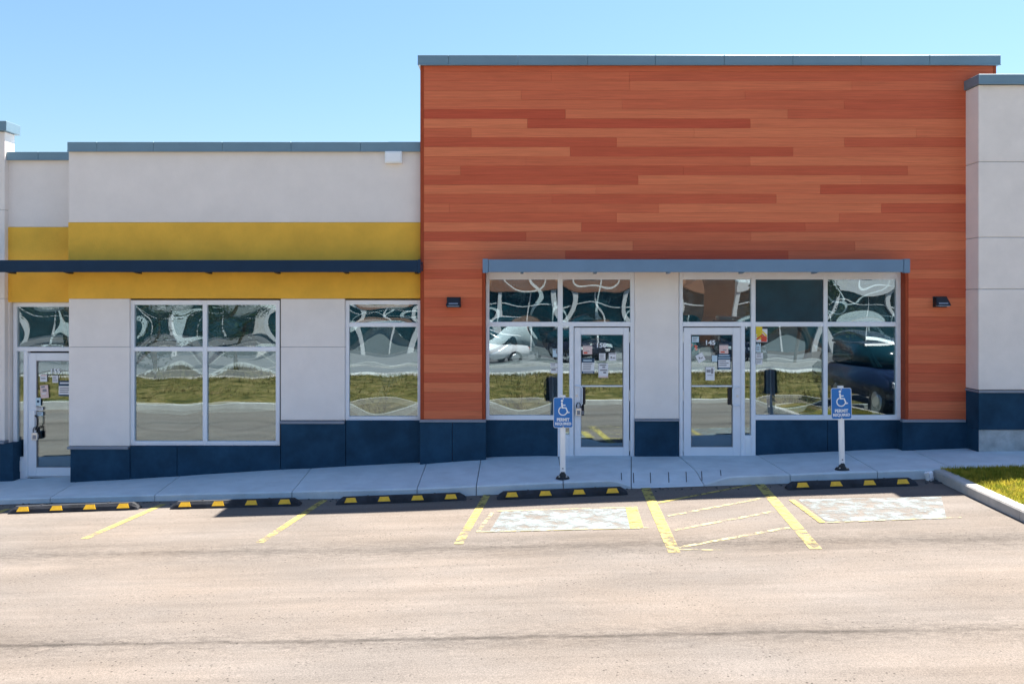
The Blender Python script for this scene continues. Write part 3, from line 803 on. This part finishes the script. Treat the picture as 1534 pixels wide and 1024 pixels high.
# right-hand pier
YR = -.53
Xr, Zr = XZ(YR)
B3 = empty('corner_pier', (9.5, YR, Zr(672)), 'tall pale stucco pier standing proud at the right end, on a bare concrete foot', 'pier')
xp = Xr(1466)
ed = [127, 242.5, 355.5, 433, 584]
for a, b in zip(ed, ed[1:]):
    obj('stucco_panel', box(xp, 13.5, YR, 9.6, Zr(b)+.004, Zr(a)-.004, bev=.008), 'stucco_warm', B3)
obj('reveal', box(xp+.014, 13.4, YR+.014, 9.5, Zr(584), Zr(128)), 'flash', B3)
coping(Xr(1463)-.0, 13.6, YR-.06, 9.7, Zr(127), Zr(112.5), [10.2, 12.0], B3)
obj('flashing', box(Xr(1465), 13.5, YR-.03, 9, Zr(588), Zr(584.5), bev=.003), 'flash', B3)
for a, b in ((1466, 1570), (1570.4, 1900)):
    obj('plinth_panel', box(Xr(a)+.001, Xr(b)-.001, YR-.006, 0 if a < 1500 else -.01, Zr(643), Zr(588.3), bev=.005), 'plinth', B3)
obj('plinth_panel', box(Xr(1466)-.0, Xr(1466)+.05, YR+.012, .3, -1.2, Zr(643)-.002, bev=.004), 'plinth', B3)
obj('foundation', box(Xr(1466.5), 13.4, YR+.004, 3, -1.2, Zr(643)-.004, bev=.012), 'found', B3)

# ------------------------------------------------------------------ fixtures
def wall_light(px0, px1, py0, py1, label):
    XX, ZZ = XZ(YW-.06)
    x0, x1, zt, zb = XX(px0), XX(px1), ZZ(py0), ZZ(py1)
    r = empty('wall_light', ((x0+x1)/2, YW, zb), label, 'wall light', 'wall lights on the wood cladding')
    bm = bmesh.new(); m_ = .035
    # wedge housing: narrow top, wide bottom, sloping front
    v = [(x0+m_, YW-.004, zt), (x1-m_, YW-.004, zt), (x1-m_, YW-.07, zt-.004), (x0+m_, YW-.07, zt-.004),
         (x0, YW-.004, zb+.02), (x1, YW-.004, zb+.02), (x1, YW-.14, zb+.02), (x0, YW-.14, zb+.02)]
    V = [bm.verts.new(q) for q in v]
    for f in ((0, 1, 2, 3), (7, 6, 5, 4), (0, 4, 5, 1), (1, 5, 6, 2), (2, 6, 7, 3), (3, 7, 4, 0)): bm.faces.new([V[i] for i in f])
    bmesh.ops.bevel(bm, geom=list(bm.edges), offset=.008, segments=2, affect='EDGES')
    obj('housing', bm, 'black', r)
    obj('back_plate', box(x0+.01, x1-.01, YW-.012, YW-.001, zb-.005, zt+.012, bev=.003), 'black', r)
    bm = bmesh.new(); bx(bm, x0+.03, x1-.03, YW-.146, YW-.06, zb+.008, zb+.024, .003); obj('lens', bm, 'flash', r)
    bm = bmesh.new()
    prism(bm, [(YW-.113, zb+.07), (YW-.121, zb+.07), (YW-.135, zb+.045), (YW-.127, zb+.045)], 'x', x0+.05, x1-.05); obj('vent', bm, 'flash', r)
wall_light(668, 691, 446, 460, 'small black wedge wall light on planks left of the entrances')
wall_light(1399, 1422, 445, 459.5, 'small black wedge wall light on planks right of the entrances, by the pier')
r = empty('junction_box', (X(590), 0, Z(245)), 'white square box under the roof edge on grey stucco', 'wall box')
obj('cover', box(X(577.5), X(603), -.085, -.001, Z(245.5), Z(227.8), bev=.008), 'white', r)
bm = bmesh.new(); bx(bm, X(579.5), X(601), -.094, -.086, Z(243.3), Z(230), .004); obj('lid', bm, 'white', r)

# wheel stops
def stop_proto():
    r = bpy.data.objects.new('wheel_stop', None); C.objects.link(r)
    bm = bmesh.new(); L = .91
    prof = [(-.075, 0), (-.06, .055), (-.035, .095), (.035, .095), (.06, .055), (.075, 0)]
    st = [(-L, .30), (-L+.02, .55), (-L+.09, 1), (L-.09, 1), (L-.02, .55), (L, .30)]
    ringv = []
    for x, s in st: ringv.append([bm.verts.new((x, y, z*s if z else 0)) for y, z in prof])
    for a, b in zip(ringv, ringv[1:]):
        for k in range(5): bm.faces.new((a[k], a[k+1], b[k+1], b[k]))
        bm.faces.new((a[5], a[0], b[0], b[5]))
    bm.faces.new(ringv[0]); bm.faces.new(ringv[-1][::-1])
    obj('body', bm, 'rubber', r, local=True)
    for i in range(4):
        xm = -.70+i*.467
        bm = bmesh.new()
        q = [(xm-.088, -.0685, .028), (xm+.088, -.0685, .028), (xm+.060, -.0420, .087), (xm-.060, -.0420, .087)]
        fr = [bm.verts.new((a, b-.006, c+.003)) for a, b, c in q]; bk = [bm.verts.new((a, b+.012, c-.004)) for a, b, c in q]
        bm.faces.new(fr); bm.faces.new(bk[::-1])
        for k in range(4): bm.faces.new((fr[k], bk[k], bk[(k+1) % 4], fr[(k+1) % 4]))
        obj('reflector', bm, 'reflector', r, local=True)
    for s in (-1, 1):
        bm = bmesh.new(); bmesh.ops.create_cone(bm, cap_ends=True, segments=10, radius1=.016, radius2=.014, depth=.012, matrix=Matrix.Translation((s*.47, 0, .1)))
        obj('bolt', bm, 'signback', r, local=True)
    return r
def copy_thing(o):
    c = o.copy(); C.objects.link(c)
    for ch in o.children:
        d = ch.copy(); C.objects.link(d); d.parent = c
    return c
SP = stop_proto()
for i, (px, py, lab) in enumerate(((109, 766.5, 'black rubber wheel stop in front of door 155, leftmost of the row'),
                                   (351.5, 760, 'black rubber wheel stop in front of the wide four-pane window'),
                                   (600.5, 753, 'black rubber wheel stop between the narrow window and the wood corner'),
                                   (842.5, 744.5, 'black rubber wheel stop below the permit sign beside door 150'),
                                   (1278, 730.5, 'black rubber wheel stop below the right permit sign, near the grass'))):
    o = SP if i == 0 else copy_thing(SP)
    x, y = on_ground(px, py); y += .07
    o.location = (x, y, za(x, y)+.002)
    sl_ = (za(x+.8, y)-za(x-.8, y))/1.6
    o.rotation_euler = (0, -math.atan(sl_), math.radians((.5, -.7, .3, -.4, .8)[i]))
    tag(o, lab, 'wheel stop', 'rubber wheel stops along the kerb')

# accessible parking signs
def stroke(bm, pts, wd, y, t=.0016):
    """a polyline stroke with round joints standing in the x-z plane"""
    n = len(pts); Lf, Rt = [], []
    for i in range(n):
        a = Vector(pts[max(i-1, 0)]); b = Vector(pts[min(i+1, n-1)]); d = (b-a).normalized(); nn = Vector((-d.y, d.x))*wd/2
        p = Vector(pts[i]); Lf.append(p+nn); Rt.append(p-nn)
    prism(bm, [tuple(p) for p in Lf]+[tuple(p) for p in reversed(Rt)], 'y', y-t, y)
def disc(bm, x, z, r_, y, t=.0016, seg=16):
    prism(bm, [(x+r_*math.cos(k*math.tau/seg), z+r_*math.sin(k*math.tau/seg)) for k in range(seg)], 'y', y-t, y)
def permit_sign(px, py_base, pl, label, tilt):
    # everything local to the foot, on the sidewalk
    Y = -1.62
    Xf, Zf = PX(px, Y), z_side(PX(px, Y), Y)
    r = empty('permit_sign', (Xf, Y, Zf), label, 'sign', 'accessible parking signs on the sidewalk')
    s = (Y-CAMY)/F
    zb, zt = CAMZ-(pl[3]-HZ)*s-Zf, CAMZ-(pl[2]-HZ)*s-Zf
    hw = (pl[1]-pl[0])/2*s; cx = ((pl[0]+pl[1])/2-px)*s
    bm = bmesh.new()                                           # bolted rubber foot
    bmesh.ops.create_cone(bm, cap_ends=True, segments=20, radius1=.105, radius2=.085, depth=.03, matrix=Matrix.Translation((0, 0, .016)))
    bmesh.ops.create_cone(bm, cap_ends=True, segments=16, radius1=.055, radius2=.034, depth=.07, matrix=Matrix.Translation((0, 0, .065)))
    obj('base', bm, 'black', r, local=True)
    for k in range(4):
        bm = bmesh.new(); a = math.radians(45+90*k)
        bmesh.ops.create_cone(bm, cap_ends=True, segments=6, radius1=.012, radius2=.012, depth=.014, matrix=Matrix.Translation((.075*math.cos(a), .075*math.sin(a), .037)))
        obj('bolt', bm, 'chrome', r, local=True)
    bm = bmesh.new()
    prism(bm, [(-.040, -.012), (-.030, -.022), (.030, -.022), (.040, -.012), (.040, .012), (.030, .022), (-.030, .022), (-.040, .012)], 'z', .075, zt+.028)
    post = obj('post', bm, 'white', r, local=True)
    bm = bmesh.new(); disc(bm, 0, .15, .011, -.0225, .004, 10); obj('rivet', bm, 'ink_grey', post, local=True)
    yF = -.030
    def rr_(e, rad):
        pts = []
        for sx, sz, a0 in ((1, 1, 0), (-1, 1, 90), (-1, -1, 180), (1, -1, 270)):
            for k in range(6):
                a = math.radians(a0+k*18)
                pts.append((cx+sx*(hw-e-rad)+rad*math.cos(a), (zb+zt)/2+sz*((zt-zb)/2-e-rad)+rad*math.sin(a)))
        return pts
    bm = bmesh.new(); prism(bm, rr_(0, .03), 'y', yF, yF+.004)
    plate = obj('plate', bm, 'signback', r, local=True)
    bm = bmesh.new(); prism(bm, rr_(.0, .03), 'y', yF-.0012, yF-.0002); obj('border', bm, 'sign_white', plate, local=True)
    bm = bmesh.new(); prism(bm, rr_(.006, .026), 'y', yF-.0026, yF-.0014); obj('sign_face', bm, 'sign_blue', plate, local=True)
    H = zt-zb; yS = yF-.0028; u = H/.45
    q = lambda a, b: (cx+a*u, zb+b*u)
    bm = bmesh.new()
    disc(bm, *q(-.018, .400), .018*u, yS)
    stroke(bm, [q(-.020, .375), q(-.017, .325), q(-.013, .290)], .024*u, yS)                 # trunk
    stroke(bm, [q(-.015, .335), q(.034, .335)], .016*u, yS-.0002)                            # arm
    stroke(bm, [q(-.014, .296), q(.040, .296), q(.070, .222), q(.093, .232)], .020*u, yS-.0004)  # thigh, shin, foot
    arc = [q(-.004+.062*math.cos(a), .250+.062*math.sin(a)) for a in [math.radians(118+k*12) for k in range(20)]]
    stroke(bm, arc, .015*u, yS-.0006)
    obj('wheelchair_symbol', bm, 'sign_white', plate, local=True)
    obj('lettering', text_bm('PERMIT', cx, zb+H*.268, yS, hw*1.30, .035, .0012, H*.108), 'sign_white', plate, local=True)
    obj('lettering', text_bm('REQUIRED', cx, zb+H*.128, yS, hw*1.66, .035, .0012, H*.108), 'sign_white', plate, local=True)
    for b in (.955, .035):
        bm = bmesh.new(); disc(bm, cx, zb+H*b, .009, yF-.0028, .004, 8); obj('bolt', bm, 'chrome', plate, local=True)
    r.rotation_euler = (0, tilt, math.radians(0))
    return r
permit_sign(843, 714, (829, 858, 594.5, 640), 'blue wheelchair permit sign on a white post beside the pull handle of door 150', 0)
permit_sign(1261.5, 702, (1246, 1276.5, 580.5, 627), 'blue wheelchair permit sign on a leaning white post before the right-hand window', math.radians(-1.2))

# notices stuck on the doors and windows (each its own thing)
def sticker(name, px0, px1, py0, py1, y, m, label, rot=0, prints=(), cat='notice', group=None):
    XX, ZZ = XZ(y)
    x0, x1, zt, zb = XX(px0), XX(px1), ZZ(py0), ZZ(py1); xc, zc = (x0+x1)/2, (zt+zb)/2
    hw, hh = (x1-x0)/2, (zt-zb)/2
    bm = bmesh.new(); bx(bm, -hw, hw, -.0012, 0, -hh, hh)
    o = obj(name, bm, m); o.location = (xc, y, zc); o.rotation_euler = (0, rot, 0)
    tag(o, label, cat, group or 'notices stuck on the shop glass')
    for i, (a, b, c, d, pm) in enumerate(prints):
        bm = bmesh.new(); bx(bm, -hw+2*hw*a, -hw+2*hw*b, -.0022-.0002*i, -.0013, hh-2*hh*d, hh-2*hh*c)
        obj('print', bm, pm, o, local=True)
    return o
def lines(n, a=.1, b=.9, c=.15, d=.9, m='ink_grey', seed=0):
    rd = random.Random(seed); h = (d-c)/n
    return [(a, b-rd.uniform(0, .3)*(b-a), c+h*i, c+h*i+h*.45, m) for i in range(n)]
yg = YD+.03+.013
sticker('paper_notice', 60, 70.5, 560.5, 571.5, yg, 'paper', 'cream paper with one dark line, upper left on the glass of door 155', 0, [(.08, .92, .05, .25, 'paper_pink'), (.15, .8, .5, .6, 'ink')])
sticker('paper_notice', 78.5, 87, 562, 573, yg, 'paper', 'small white paper right under the number on door 155', 0, lines(4, seed=2))
sticker('paper_notice', 60.5, 72.5, 576.5, 596, yg, 'paper_pink', 'taller pinkish paper with a ragged picture, left on the glass of door 155', math.radians(-4), [(.15, .6, .06, .2, 'ink_grey'), (.3, .8, .3, .5, 'ink_grey'), (.15, .7, .6, .7, 'paper')])
sticker('hours_notice', 88, 106, 570, 593, yg, 'paper', 'white opening notice with a dark heading at the right edge of door 155', 0, [(0, 1, 0, .34, 'ink_blue'), (.1, .9, .1, .2, 'paper')]+lines(3, .1, .9, .45, .85, seed=4)+[(0, 1, .9, 1, 'ink_blue')])
sticker('decal', 53.5, 61, 595.5, 607.5, yg-.014, 'paper_blue', 'pale decal with a dark triangle above the handle of door 155', 0, [(.25, .7, .3, .6, 'ink_blue')], 'sticker')
sticker('decal', 53.5, 64.5, 609.5, 614.5, yg-.014, 'paper', 'upper white decal right of the lock on door 155', 0, lines(2, seed=7), 'sticker')
sticker('decal', 56, 64.5, 616.5, 622.5, yg-.014, 'paper_blue', 'lower pale decal right of the lock on door 155', 0, lines(2, seed=8), 'sticker')
yg = YF+.03+.013
sticker('paper_notice', 873, 887, 516.5, 530.5, yg, 'paper_pink', 'pinkish square notice at the upper left of the glass of door 150', 0, [(0, 1, 0, .12, 'ink_grey'), (.1, .5, .75, .92, 'red'), (.3, .7, .62, .7, 'ink_grey')])
sticker('paper_notice', 897.5, 907, 529, 539.5, yg, 'paper', 'small white paper under the number on door 150', 0, lines(4, seed=12))
sticker('paper_notice', 912, 923, 528.5, 540, yg, 'paper', 'white paper with a dark mark, right on the glass of door 150', 0, [(.1, .95, .04, .16, 'ink_grey'), (.25, .4, .45, .7, 'ink'), (.5, .85, .58, .68, 'ink')])
sticker('hours_notice', 871.5, 890.5, 536.5, 559.5, yg, 'paper', 'white opening notice between two dark bands, left on the glass of door 150', 0, [(0, 1, 0, .27, 'ink_blue'), (.12, .8, .1, .18, 'paper_blue'), (0, 1, .84, 1, 'ink_blue'), (.1, .9, .89, .94, 'paper')]+lines(4, .1, .9, .32, .8, seed=13))
sticker('paper_notice', 896.5, 911, 544, 565.5, yg, 'paper', 'tall white paper with a grey picture in the middle of door 150', 0, [(.1, .8, .1, .16, 'ink'), (.4, .7, .22, .32, 'ink_grey'), (.15, .9, .42, .52, 'ink_grey'), (.5, .8, .6, .68, 'ink'), (0, 1, .88, 1, 'paper_pink')])
sticker('paper_notice', 1043.5, 1055, 529.5, 541.5, yg, 'paper', 'white square paper stuck askew on the glass of door 145', math.radians(-28), [(.3, .42, .35, .6, 'ink'), (.45, .8, .55, .64, 'ink')])
sticker('paper_notice', 1077.5, 1091, 515.5, 529.5, yg, 'paper_pink', 'pinkish square notice at the upper right of the glass of door 145', 0, [(0, 1, 0, .12, 'ink_grey'), (.15, .6, .75, .9, 'red'), (.4, .8, .55, .66, 'ink_grey')])
sticker('paper_notice', 1066.5, 1074.5, 532, 541.5, yg, 'paper_blue', 'small pale blue paper left of the dark notice on door 145')
sticker('hours_notice', 1075, 1094.5, 530, 553.5, yg, 'ink_blue', 'dark blue opening notice with a white panel on door 145', 0, [(.1, .9, .06, .12, 'paper_blue'), (.05, .95, .22, .27, 'paper_blue'), (.06, .95, .36, .86, 'paper')]+lines(3, .12, .85, .42, .82, seed=15)+[(.1, .9, .92, .96, 'paper_blue')])
sticker('paper_notice', 1057, 1070.5, 549.5, 569.5, yg, 'paper', 'tall white paper below the others on door 145', 0, [(.1, .55, .2, .4, 'ink_grey'), (.6, .85, .1, .5, 'ink_grey'), (.2, .8, .6, .64, 'ink_grey')])
sticker('decal', 1036.5, 1047, 504, 512.5, yg, 'paper_blue', 'pale blue translucent decal in the top left corner of door 145', 0, lines(3, seed=17), 'sticker')
yg = YF+.03
yo = yg-.002
o = sticker('safety_sticker', 1132.5, 1149.5, 488.8, 512, yo, 'paper', 'yellow and red sticker in the top corner of the window right of door 145', 0,
        [(.35, 1, .0, .16, 'ink'), (0, .55, .0, .5, 'yel_print'), (.1, .6, .5, .85, 'yel_print'), (.45, .95, .62, .98, 'red')], 'sticker')
hw, hh = PX(1149.5, yo)-PX(1141, yo), (PZ(488.8, yo)-PZ(512, yo))/2
for a0, m_, dz in ((0, 'yel_print', .0), (0, 'red', -.05)):
    bm = bmesh.new(); stroke(bm, [(-hw*.9, -hh*.3+dz), (hw*.15, hh*.35+dz), (hw*.9, -hh*.25+dz)], .028, -.0034 if m_ == 'red' else -.0032, .0004); obj('print', bm, m_, o, local=True)
sticker('decal', 1132.5, 1139.5, 514, 527, yo, 'paper_blue', 'upper pale decal under the yellow and red sticker', 0, [(.1, .3, 0, .2, 'ink'), (.6, .8, 0, .2, 'ink')]+lines(2, .1, .9, .4, .9, seed=19), 'sticker')
sticker('decal', 1132.5, 1143, 528.5, 537, yo, 'paper', 'middle white decal under the yellow and red sticker', 0, lines(2, seed=20), 'sticker')
sticker('decal', 1132.8, 1142, 538, 545.5, yo, 'paper', 'lowest white decal under the yellow and red sticker', 0, lines(2, seed=21), 'sticker')
sticker('decal', 828, 835, 522, 534.5, yo, 'paper_blue', 'upper pale decal at the right edge of the window left of door 150', 0, [(.1, .6, .05, .15, 'ink'), (.7, .95, .05, .6, 'ink_grey')], 'sticker')
sticker('decal', 824.5, 835.2, 543.5, 549.5, yo, 'paper', 'middle white decal at the right edge of the window left of door 150', 0, lines(2, seed=23), 'sticker')
sticker('decal', 825, 835.2, 551, 558.5, yo, 'paper', 'lowest white decal at the right edge of the window left of door 150', 0, lines(1, seed=24), 'sticker')

# lock boxes hanging from the handles
def lock_box(xp, zt, zb, y, label, m='chrome', wpx=9):
    XX, ZZ = XZ(y)
    h = ZZ(zt)-ZZ(zb); x = XX(xp); w_ = wpx*(y-CAMY)/F/2
    r = empty('lock_box', (x, y, ZZ(zb)), label, 'lock box', 'lock boxes hanging on door handles')
    bm = bmesh.new(); bx(bm, -w_, w_, -.025, .02, 0, h*.62, .008); obj('body', bm, m, r, local=True)
    bm = bmesh.new(); bx(bm, -w_*.55, w_*.55, -.031, -.026, h*.1, h*.42, .002); obj('keypad', bm, 'ink_grey', r, local=True)
    bm = bmesh.new(); tube(bm, [(-w_*.6, 0, h*.60), (-w_*.6, 0, h*.86), (-w_*.3, 0, h), (w_*.3, 0, h), (w_*.6, 0, h*.86), (w_*.6, 0, h*.60)], .008, 8)
    obj('shackle', bm, 'black', r, smooth=True, local=True)
lock_box(866.5, 603, 622.5, -.045, 'grey key lock box hanging from the handle of door 150')
lock_box(873, 604, 622, -.012, 'thin black padlock hanging beside the grey box on door 150', 'black', 4)
lock_box(52.5, 640, 659, YD-.03, 'grey key lock box hanging under the lock plate of door 155')
lock_box(58, 640, 657, YD-.012, 'black padlock hanging beside the grey box on door 155', 'black', 4.5)

# broken lump of concrete and grit in the gutter corner
def lump(px, py, sx, sy, sz, label, seed, m='kerb'):
    x, y = on_ground(px, py); rd = random.Random(seed)
    bm = bmesh.new(); bmesh.ops.create_cube(bm, size=1)
    bmesh.ops.subdivide_edges(bm, edges=list(bm.edges), cuts=2, use_grid_fill=True)
    for v in bm.verts:
        v.co = Vector((v.co.x*sx*(1+rd.uniform(-.18, .18)), v.co.y*sy*(1+rd.uniform(-.18, .18)), (v.co.z+.5)*sz*(1+rd.uniform(-.12, .12))))
    o = obj('concrete_chunk', bm, m); o.location = (x, y, za(x, y)); o.rotation_euler = (0, math.radians(-14), .5)
    tag(o, label, 'rubble')
lump(1393, 719, .085, .08, .125, 'pale broken concrete lump in the gutter corner by the island kerb', 5, 'white')
bm = bmesh.new(); rd = random.Random(9)
for i in range(420):
    if i < 160: x, y = on_ground(1408+rd.gauss(0, 9), 724-abs(rd.gauss(0, 4)))
    else:
        x = rd.uniform(-8.5, 5.6); y = YK(x)-abs(rd.gauss(0, .10))-.03
    s = rd.uniform(.006, .017)
    bmesh.ops.create_icosphere(bm, subdivisions=1, radius=s, matrix=Matrix.Translation((x, y, za(x, y)+s*.35)) @ Matrix.Diagonal((1, 1, .6, 1)))
tag(obj('grit', bm, 'joint'), 'dark grit and debris along the gutter', 'grit', kind='stuff')

# ------------------------------------------------------------------ across the lot: what the glass reflects
bm = bmesh.new(); rows_ = []; rd = random.Random(4)
for i in range(25):
    Y = -9.75-9.0*i/24
    rows_.append([bm.verts.new((x, Y, -.22+.015*max(-30, min(30, x))*.6+.16*math.sin(math.pi*i/24)+rd.uniform(-.035, .035))) for x in dense(-45, 45, .7)])
for a, b in zip(rows_, rows_[1:]):
    for k in range(len(a)-1): bm.faces.new((a[k], a[k+1], b[k+1], b[k]))
tag(obj('grass_verge', bm, 'turf', smooth=True), 'patchy dry grass verge across the lot', None, kind='structure')
def verge_grass():
    vs, fs = [], []; rd = random.Random(21)
    cl = [(rd.uniform(-24, 27), rd.uniform(-18.6, -9.9), rd.uniform(.15, .6)) for _ in range(700)]
    for _ in range(26000):
        cx_, cy_, s = rd.choice(cl)
        X, Y = cx_+rd.gauss(0, s), cy_+rd.gauss(0, s*.6)
        if not -18.7 < Y < -9.8: continue
        z = -.24+.009*max(-30, min(30, X))+.16*math.sin(math.pi*(-9.75-Y)/9.0)
        h = rd.uniform(.06, .20); a = rd.uniform(0, math.tau); wd = rd.uniform(.008, .02)
        dx, dy = math.cos(a)*wd, math.sin(a)*wd; lx, ly = rd.gauss(0, .4)*h, rd.gauss(0, .4)*h
        b = len(vs); vs += [(X-dx, Y-dy, z), (X+dx, Y+dy, z), (X+lx, Y+ly, z+h)]; fs.append((b, b+1, b+2))
    me = bpy.data.meshes.new('verge_tufts'); me.from_pydata(vs, [], fs); me.materials.append(M['turf'])
    o = bpy.data.objects.new('verge_tufts', me); C.objects.link(o)
    tag(o, 'rough dry grass tufts on the verge across the lot', 'grass', kind='stuff')
verge_grass()
def kerb_line(y0, y1, zo_, name):
    bm = bmesh.new(); pr = None
    for x in dense(-45, 45, 3):
        zc = zo_+.009*x
        r = [bm.verts.new((x, y, z)) for y, z in ((y0, zc-.3), (y0, zc), (y1, zc), (y1, zc-.3))]
        if pr:
            for k in range(3): bm.faces.new((pr[k], pr[k+1], r[k+1], r[k]))
        pr = r
    o = obj(name, bm, 'kerb'); tag(o, 'pale concrete '+name.replace('_', ' ')+' beyond the lot', None, kind='structure')
kerb_line(-9.55, -9.74, -.20, 'verge_kerb')
kerb_line(-18.76, -20.4, -.24, 'far_footpath')
bm = bmesh.new()
A = [bm.verts.new(p) for p in ((-200, -20.3, -.42-.0), (200, -20.3, -.30), (200, -60, -.30), (-200, -60, -.42))]
bm.faces.new(A); tag(obj('road', bm, 'road'), 'grey asphalt road and far car park', None, kind='structure')
kerb_line(-24.4, -24.65, -.22, 'far_kerb')

def far_building(x0, x1, y, h, label, bays, band='far_band', wall='far_wall'):
    r = empty('shop_building', ((x0+x1)/2, y, -.4), label, 'shop building')
    obj('wall', box(x0, x1, y-14, y-.25, -.6, h), wall, r)
    obj('sign_band', box(x0, x1, y-.24, y+.25, 3.5, h-.5, bev=.03), band, r)
    obj('roof_edge', box(x0-.1, x1+.1, y-.3, y+.4, h-.49, h+.02, bev=.02), 'far_white', r)
    n = bays
    for i in range(n):
        a = x0+(x1-x0)*i/n; b = x0+(x1-x0)*(i+1)/n
        obj('column', box(a-.001+.002, a+.42, y-.22, y+.15, -.6, 3.48, bev=.02), 'far_white', r)
        g_ = obj('window', box(a+.43, b-.01, y-.2, y-.1, -.1, 3.45), 'far_glass', r)
        bm = bmesh.new(); m2 = (a+.43+b)/2
        bx(bm, m2-.05, m2+.05, y-.095, y-.04, -.1, 3.44); bx(bm, a+.45, m2-.052, y-.095, y-.05, 2.3, 2.4); bx(bm, m2+.052, b-.02, y-.095, y-.05, 2.3, 2.4)
        obj('mullion', bm, 'far_white', g_)
far_building(-13.5, 11, -35.5, 6.2, 'long low shop building with teal glazing across the road', 6)
far_building(13.5, 34, -37, 7.0, 'second shop building with rust sign band across the road', 4, 'far_white', 'far_band')
far_building(-44, -16.5, -41, 5.6, 'pale shop building behind the trees across the road', 5, 'far_wall', 'far_white')

def car(x, y, rz, col, label, suv=True):
    r = empty('parked_car', (x, y, -.38 if y < -20 else za(x, max(y, -9))), label, 'car', 'cars parked across from the shops')
    r.rotation_euler = (0, 0, rz)
    cm = mat('car paint', col, .25, .02, 2, spec=.6)
    L = 2.3
    low = [(-L, .35), (-L+.02, .75), (-L+.15, .98), (-1.0, 1.08), (1.75, 1.08), (L-.05, 1.0), (L, .6), (L-.1, .33)]
    bm = bmesh.new(); prism(bm, low, 'y', -.90, .90)
    bmesh.ops.bevel(bm, geom=list(bm.edges), offset=.09, segments=3, affect='EDGES'); obj('body', bm, cm, r, smooth=True, local=True)
    hi = 1.68 if suv else 1.45
    cab = [(-1.15, 1.06), (-.45, hi-.03), (.2, hi), (1.75 if suv else 1.0, hi-.04), (2.1 if suv else 1.7, 1.06)]
    bm = bmesh.new(); prism(bm, cab, 'y', -.76, .76)
    bmesh.ops.bevel(bm, geom=list(bm.edges), offset=.05, segments=2, affect='EDGES'); obj('cabin', bm, 'far_glass', r, smooth=True, local=True)
    bm = bmesh.new(); prism(bm, [(-.5, hi-.05), (-.45, hi+.01), (.2, hi+.04), (1.78 if suv else 1.0, hi), (1.85 if suv else 1.05, hi-.06)], 'y', -.74, .74); obj('roof', bm, cm, r, local=True)
    for s in (-1, 1):
        for wx in (-1.4, 1.4):
            bm = bmesh.new(); bmesh.ops.create_cone(bm, cap_ends=True, segments=24, radius1=.35, radius2=.35, depth=.22, matrix=Matrix.Translation((wx, s*.80, .35)) @ Matrix.Rotation(math.pi/2, 4, 'X'))
            wh = obj('wheel', bm, 'black', r, local=True)
            bm = bmesh.new(); bmesh.ops.create_cone(bm, cap_ends=True, segments=16, radius1=.22, radius2=.18, depth=.03, matrix=Matrix.Translation((wx, s*.915, .35)) @ Matrix.Rotation(-s*math.pi/2, 4, 'X'))
            obj('rim', bm, 'chrome', wh, local=True)
        bm = bmesh.new(); bx(bm, -L-.01, -L+.12, s*.62-.16, s*.62+.16, .72, .86, .02); obj('headlight', bm, 'white', r, local=True)
        bm = bmesh.new(); bx(bm, L-.13, L+.015, s*.68-.1, s*.68+.1, .72, .95, .02); obj('tail_light', bm, 'red', r, local=True)
    return r
HP = math.pi/2
car(-1.6, -27.4, -HP*.35, (.75, .76, .78), 'white parked car across the road')
car(2.9, -27.8, -HP*1.3, (.012, .012, .02), 'black parked car with the white one across the road')
car(7.3, -28.2, HP*.8, (.05, .12, .13), 'dark teal parked car across the road', False)
car(11.0, -28, -HP*.9, (.012, .016, .03), 'dark blue parked car far right across the road')
car(9.3, -7.0, -HP, (.008, .014, .04), 'dark navy car parked behind the kerbed island')

def tree(x, y, h, cr, label, seed):
    rd = random.Random(seed)
    r = empty('street_tree', (x, y, -.4), label, 'tree')
    bm = bmesh.new(); tube(bm, [(0, 0, -.1), (.05, .03, h*.25), (-.04, 0, h*.5), (.03, 0, h*.8)], .12, 8)
    for k in range(6):
        a = rd.uniform(0, math.tau); z0 = h*rd.uniform(.35, .6)
        tube(bm, [(0, 0, z0), (cr*.4*math.cos(a), cr*.4*math.sin(a), z0+h*.15), (cr*.7*math.cos(a), cr*.7*math.sin(a), z0+h*.3)], .04, 6)
    obj('trunk', bm, 'bark', r, local=True)
    vs, fs = [], []
    cl = [(rd.gauss(0, .42)*cr, rd.gauss(0, .42)*cr, h*.66+rd.gauss(0, .17)*h, rd.uniform(.25, .5)*cr) for _ in range(22)]
    for _ in range(3600):
        cx_, cy_, cz_, s = rd.choice(cl); d = Vector((rd.gauss(0, 1), rd.gauss(0, 1), rd.gauss(0, 1))).normalized()*s*rd.uniform(.5, 1)
        p = Vector((cx_, cy_, cz_))+d; u = Vector((rd.gauss(0, 1), rd.gauss(0, 1), rd.gauss(0, 1))).normalized(); v = u.orthogonal().normalized(); t = rd.uniform(.06, .12)
        b = len(vs); vs += [p-u*t, p+v*t*.6, p+u*t, p-v*t*.6]; fs.append((b, b+1, b+2, b+3))
    me = bpy.data.meshes.new('crown'); me.from_pydata([tuple(v) for v in vs], [], fs); me.materials.append(M['leaf'])
    o = bpy.data.objects.new('crown', me); C.objects.link(o); o.parent = r
tree(-17, -26, 6.2, 2.4, 'leafy street tree at the far left across the road', 1)
tree(-12.8, -25.5, 5.4, 2.0, 'smaller leafy street tree across the road', 2)
tree(-22, -27, 6.6, 2.6, 'broad leafy street tree at the road end', 3)
tree(13.6, -26.5, 5.6, 2.0, 'leafy street tree between the two shop buildings', 4)
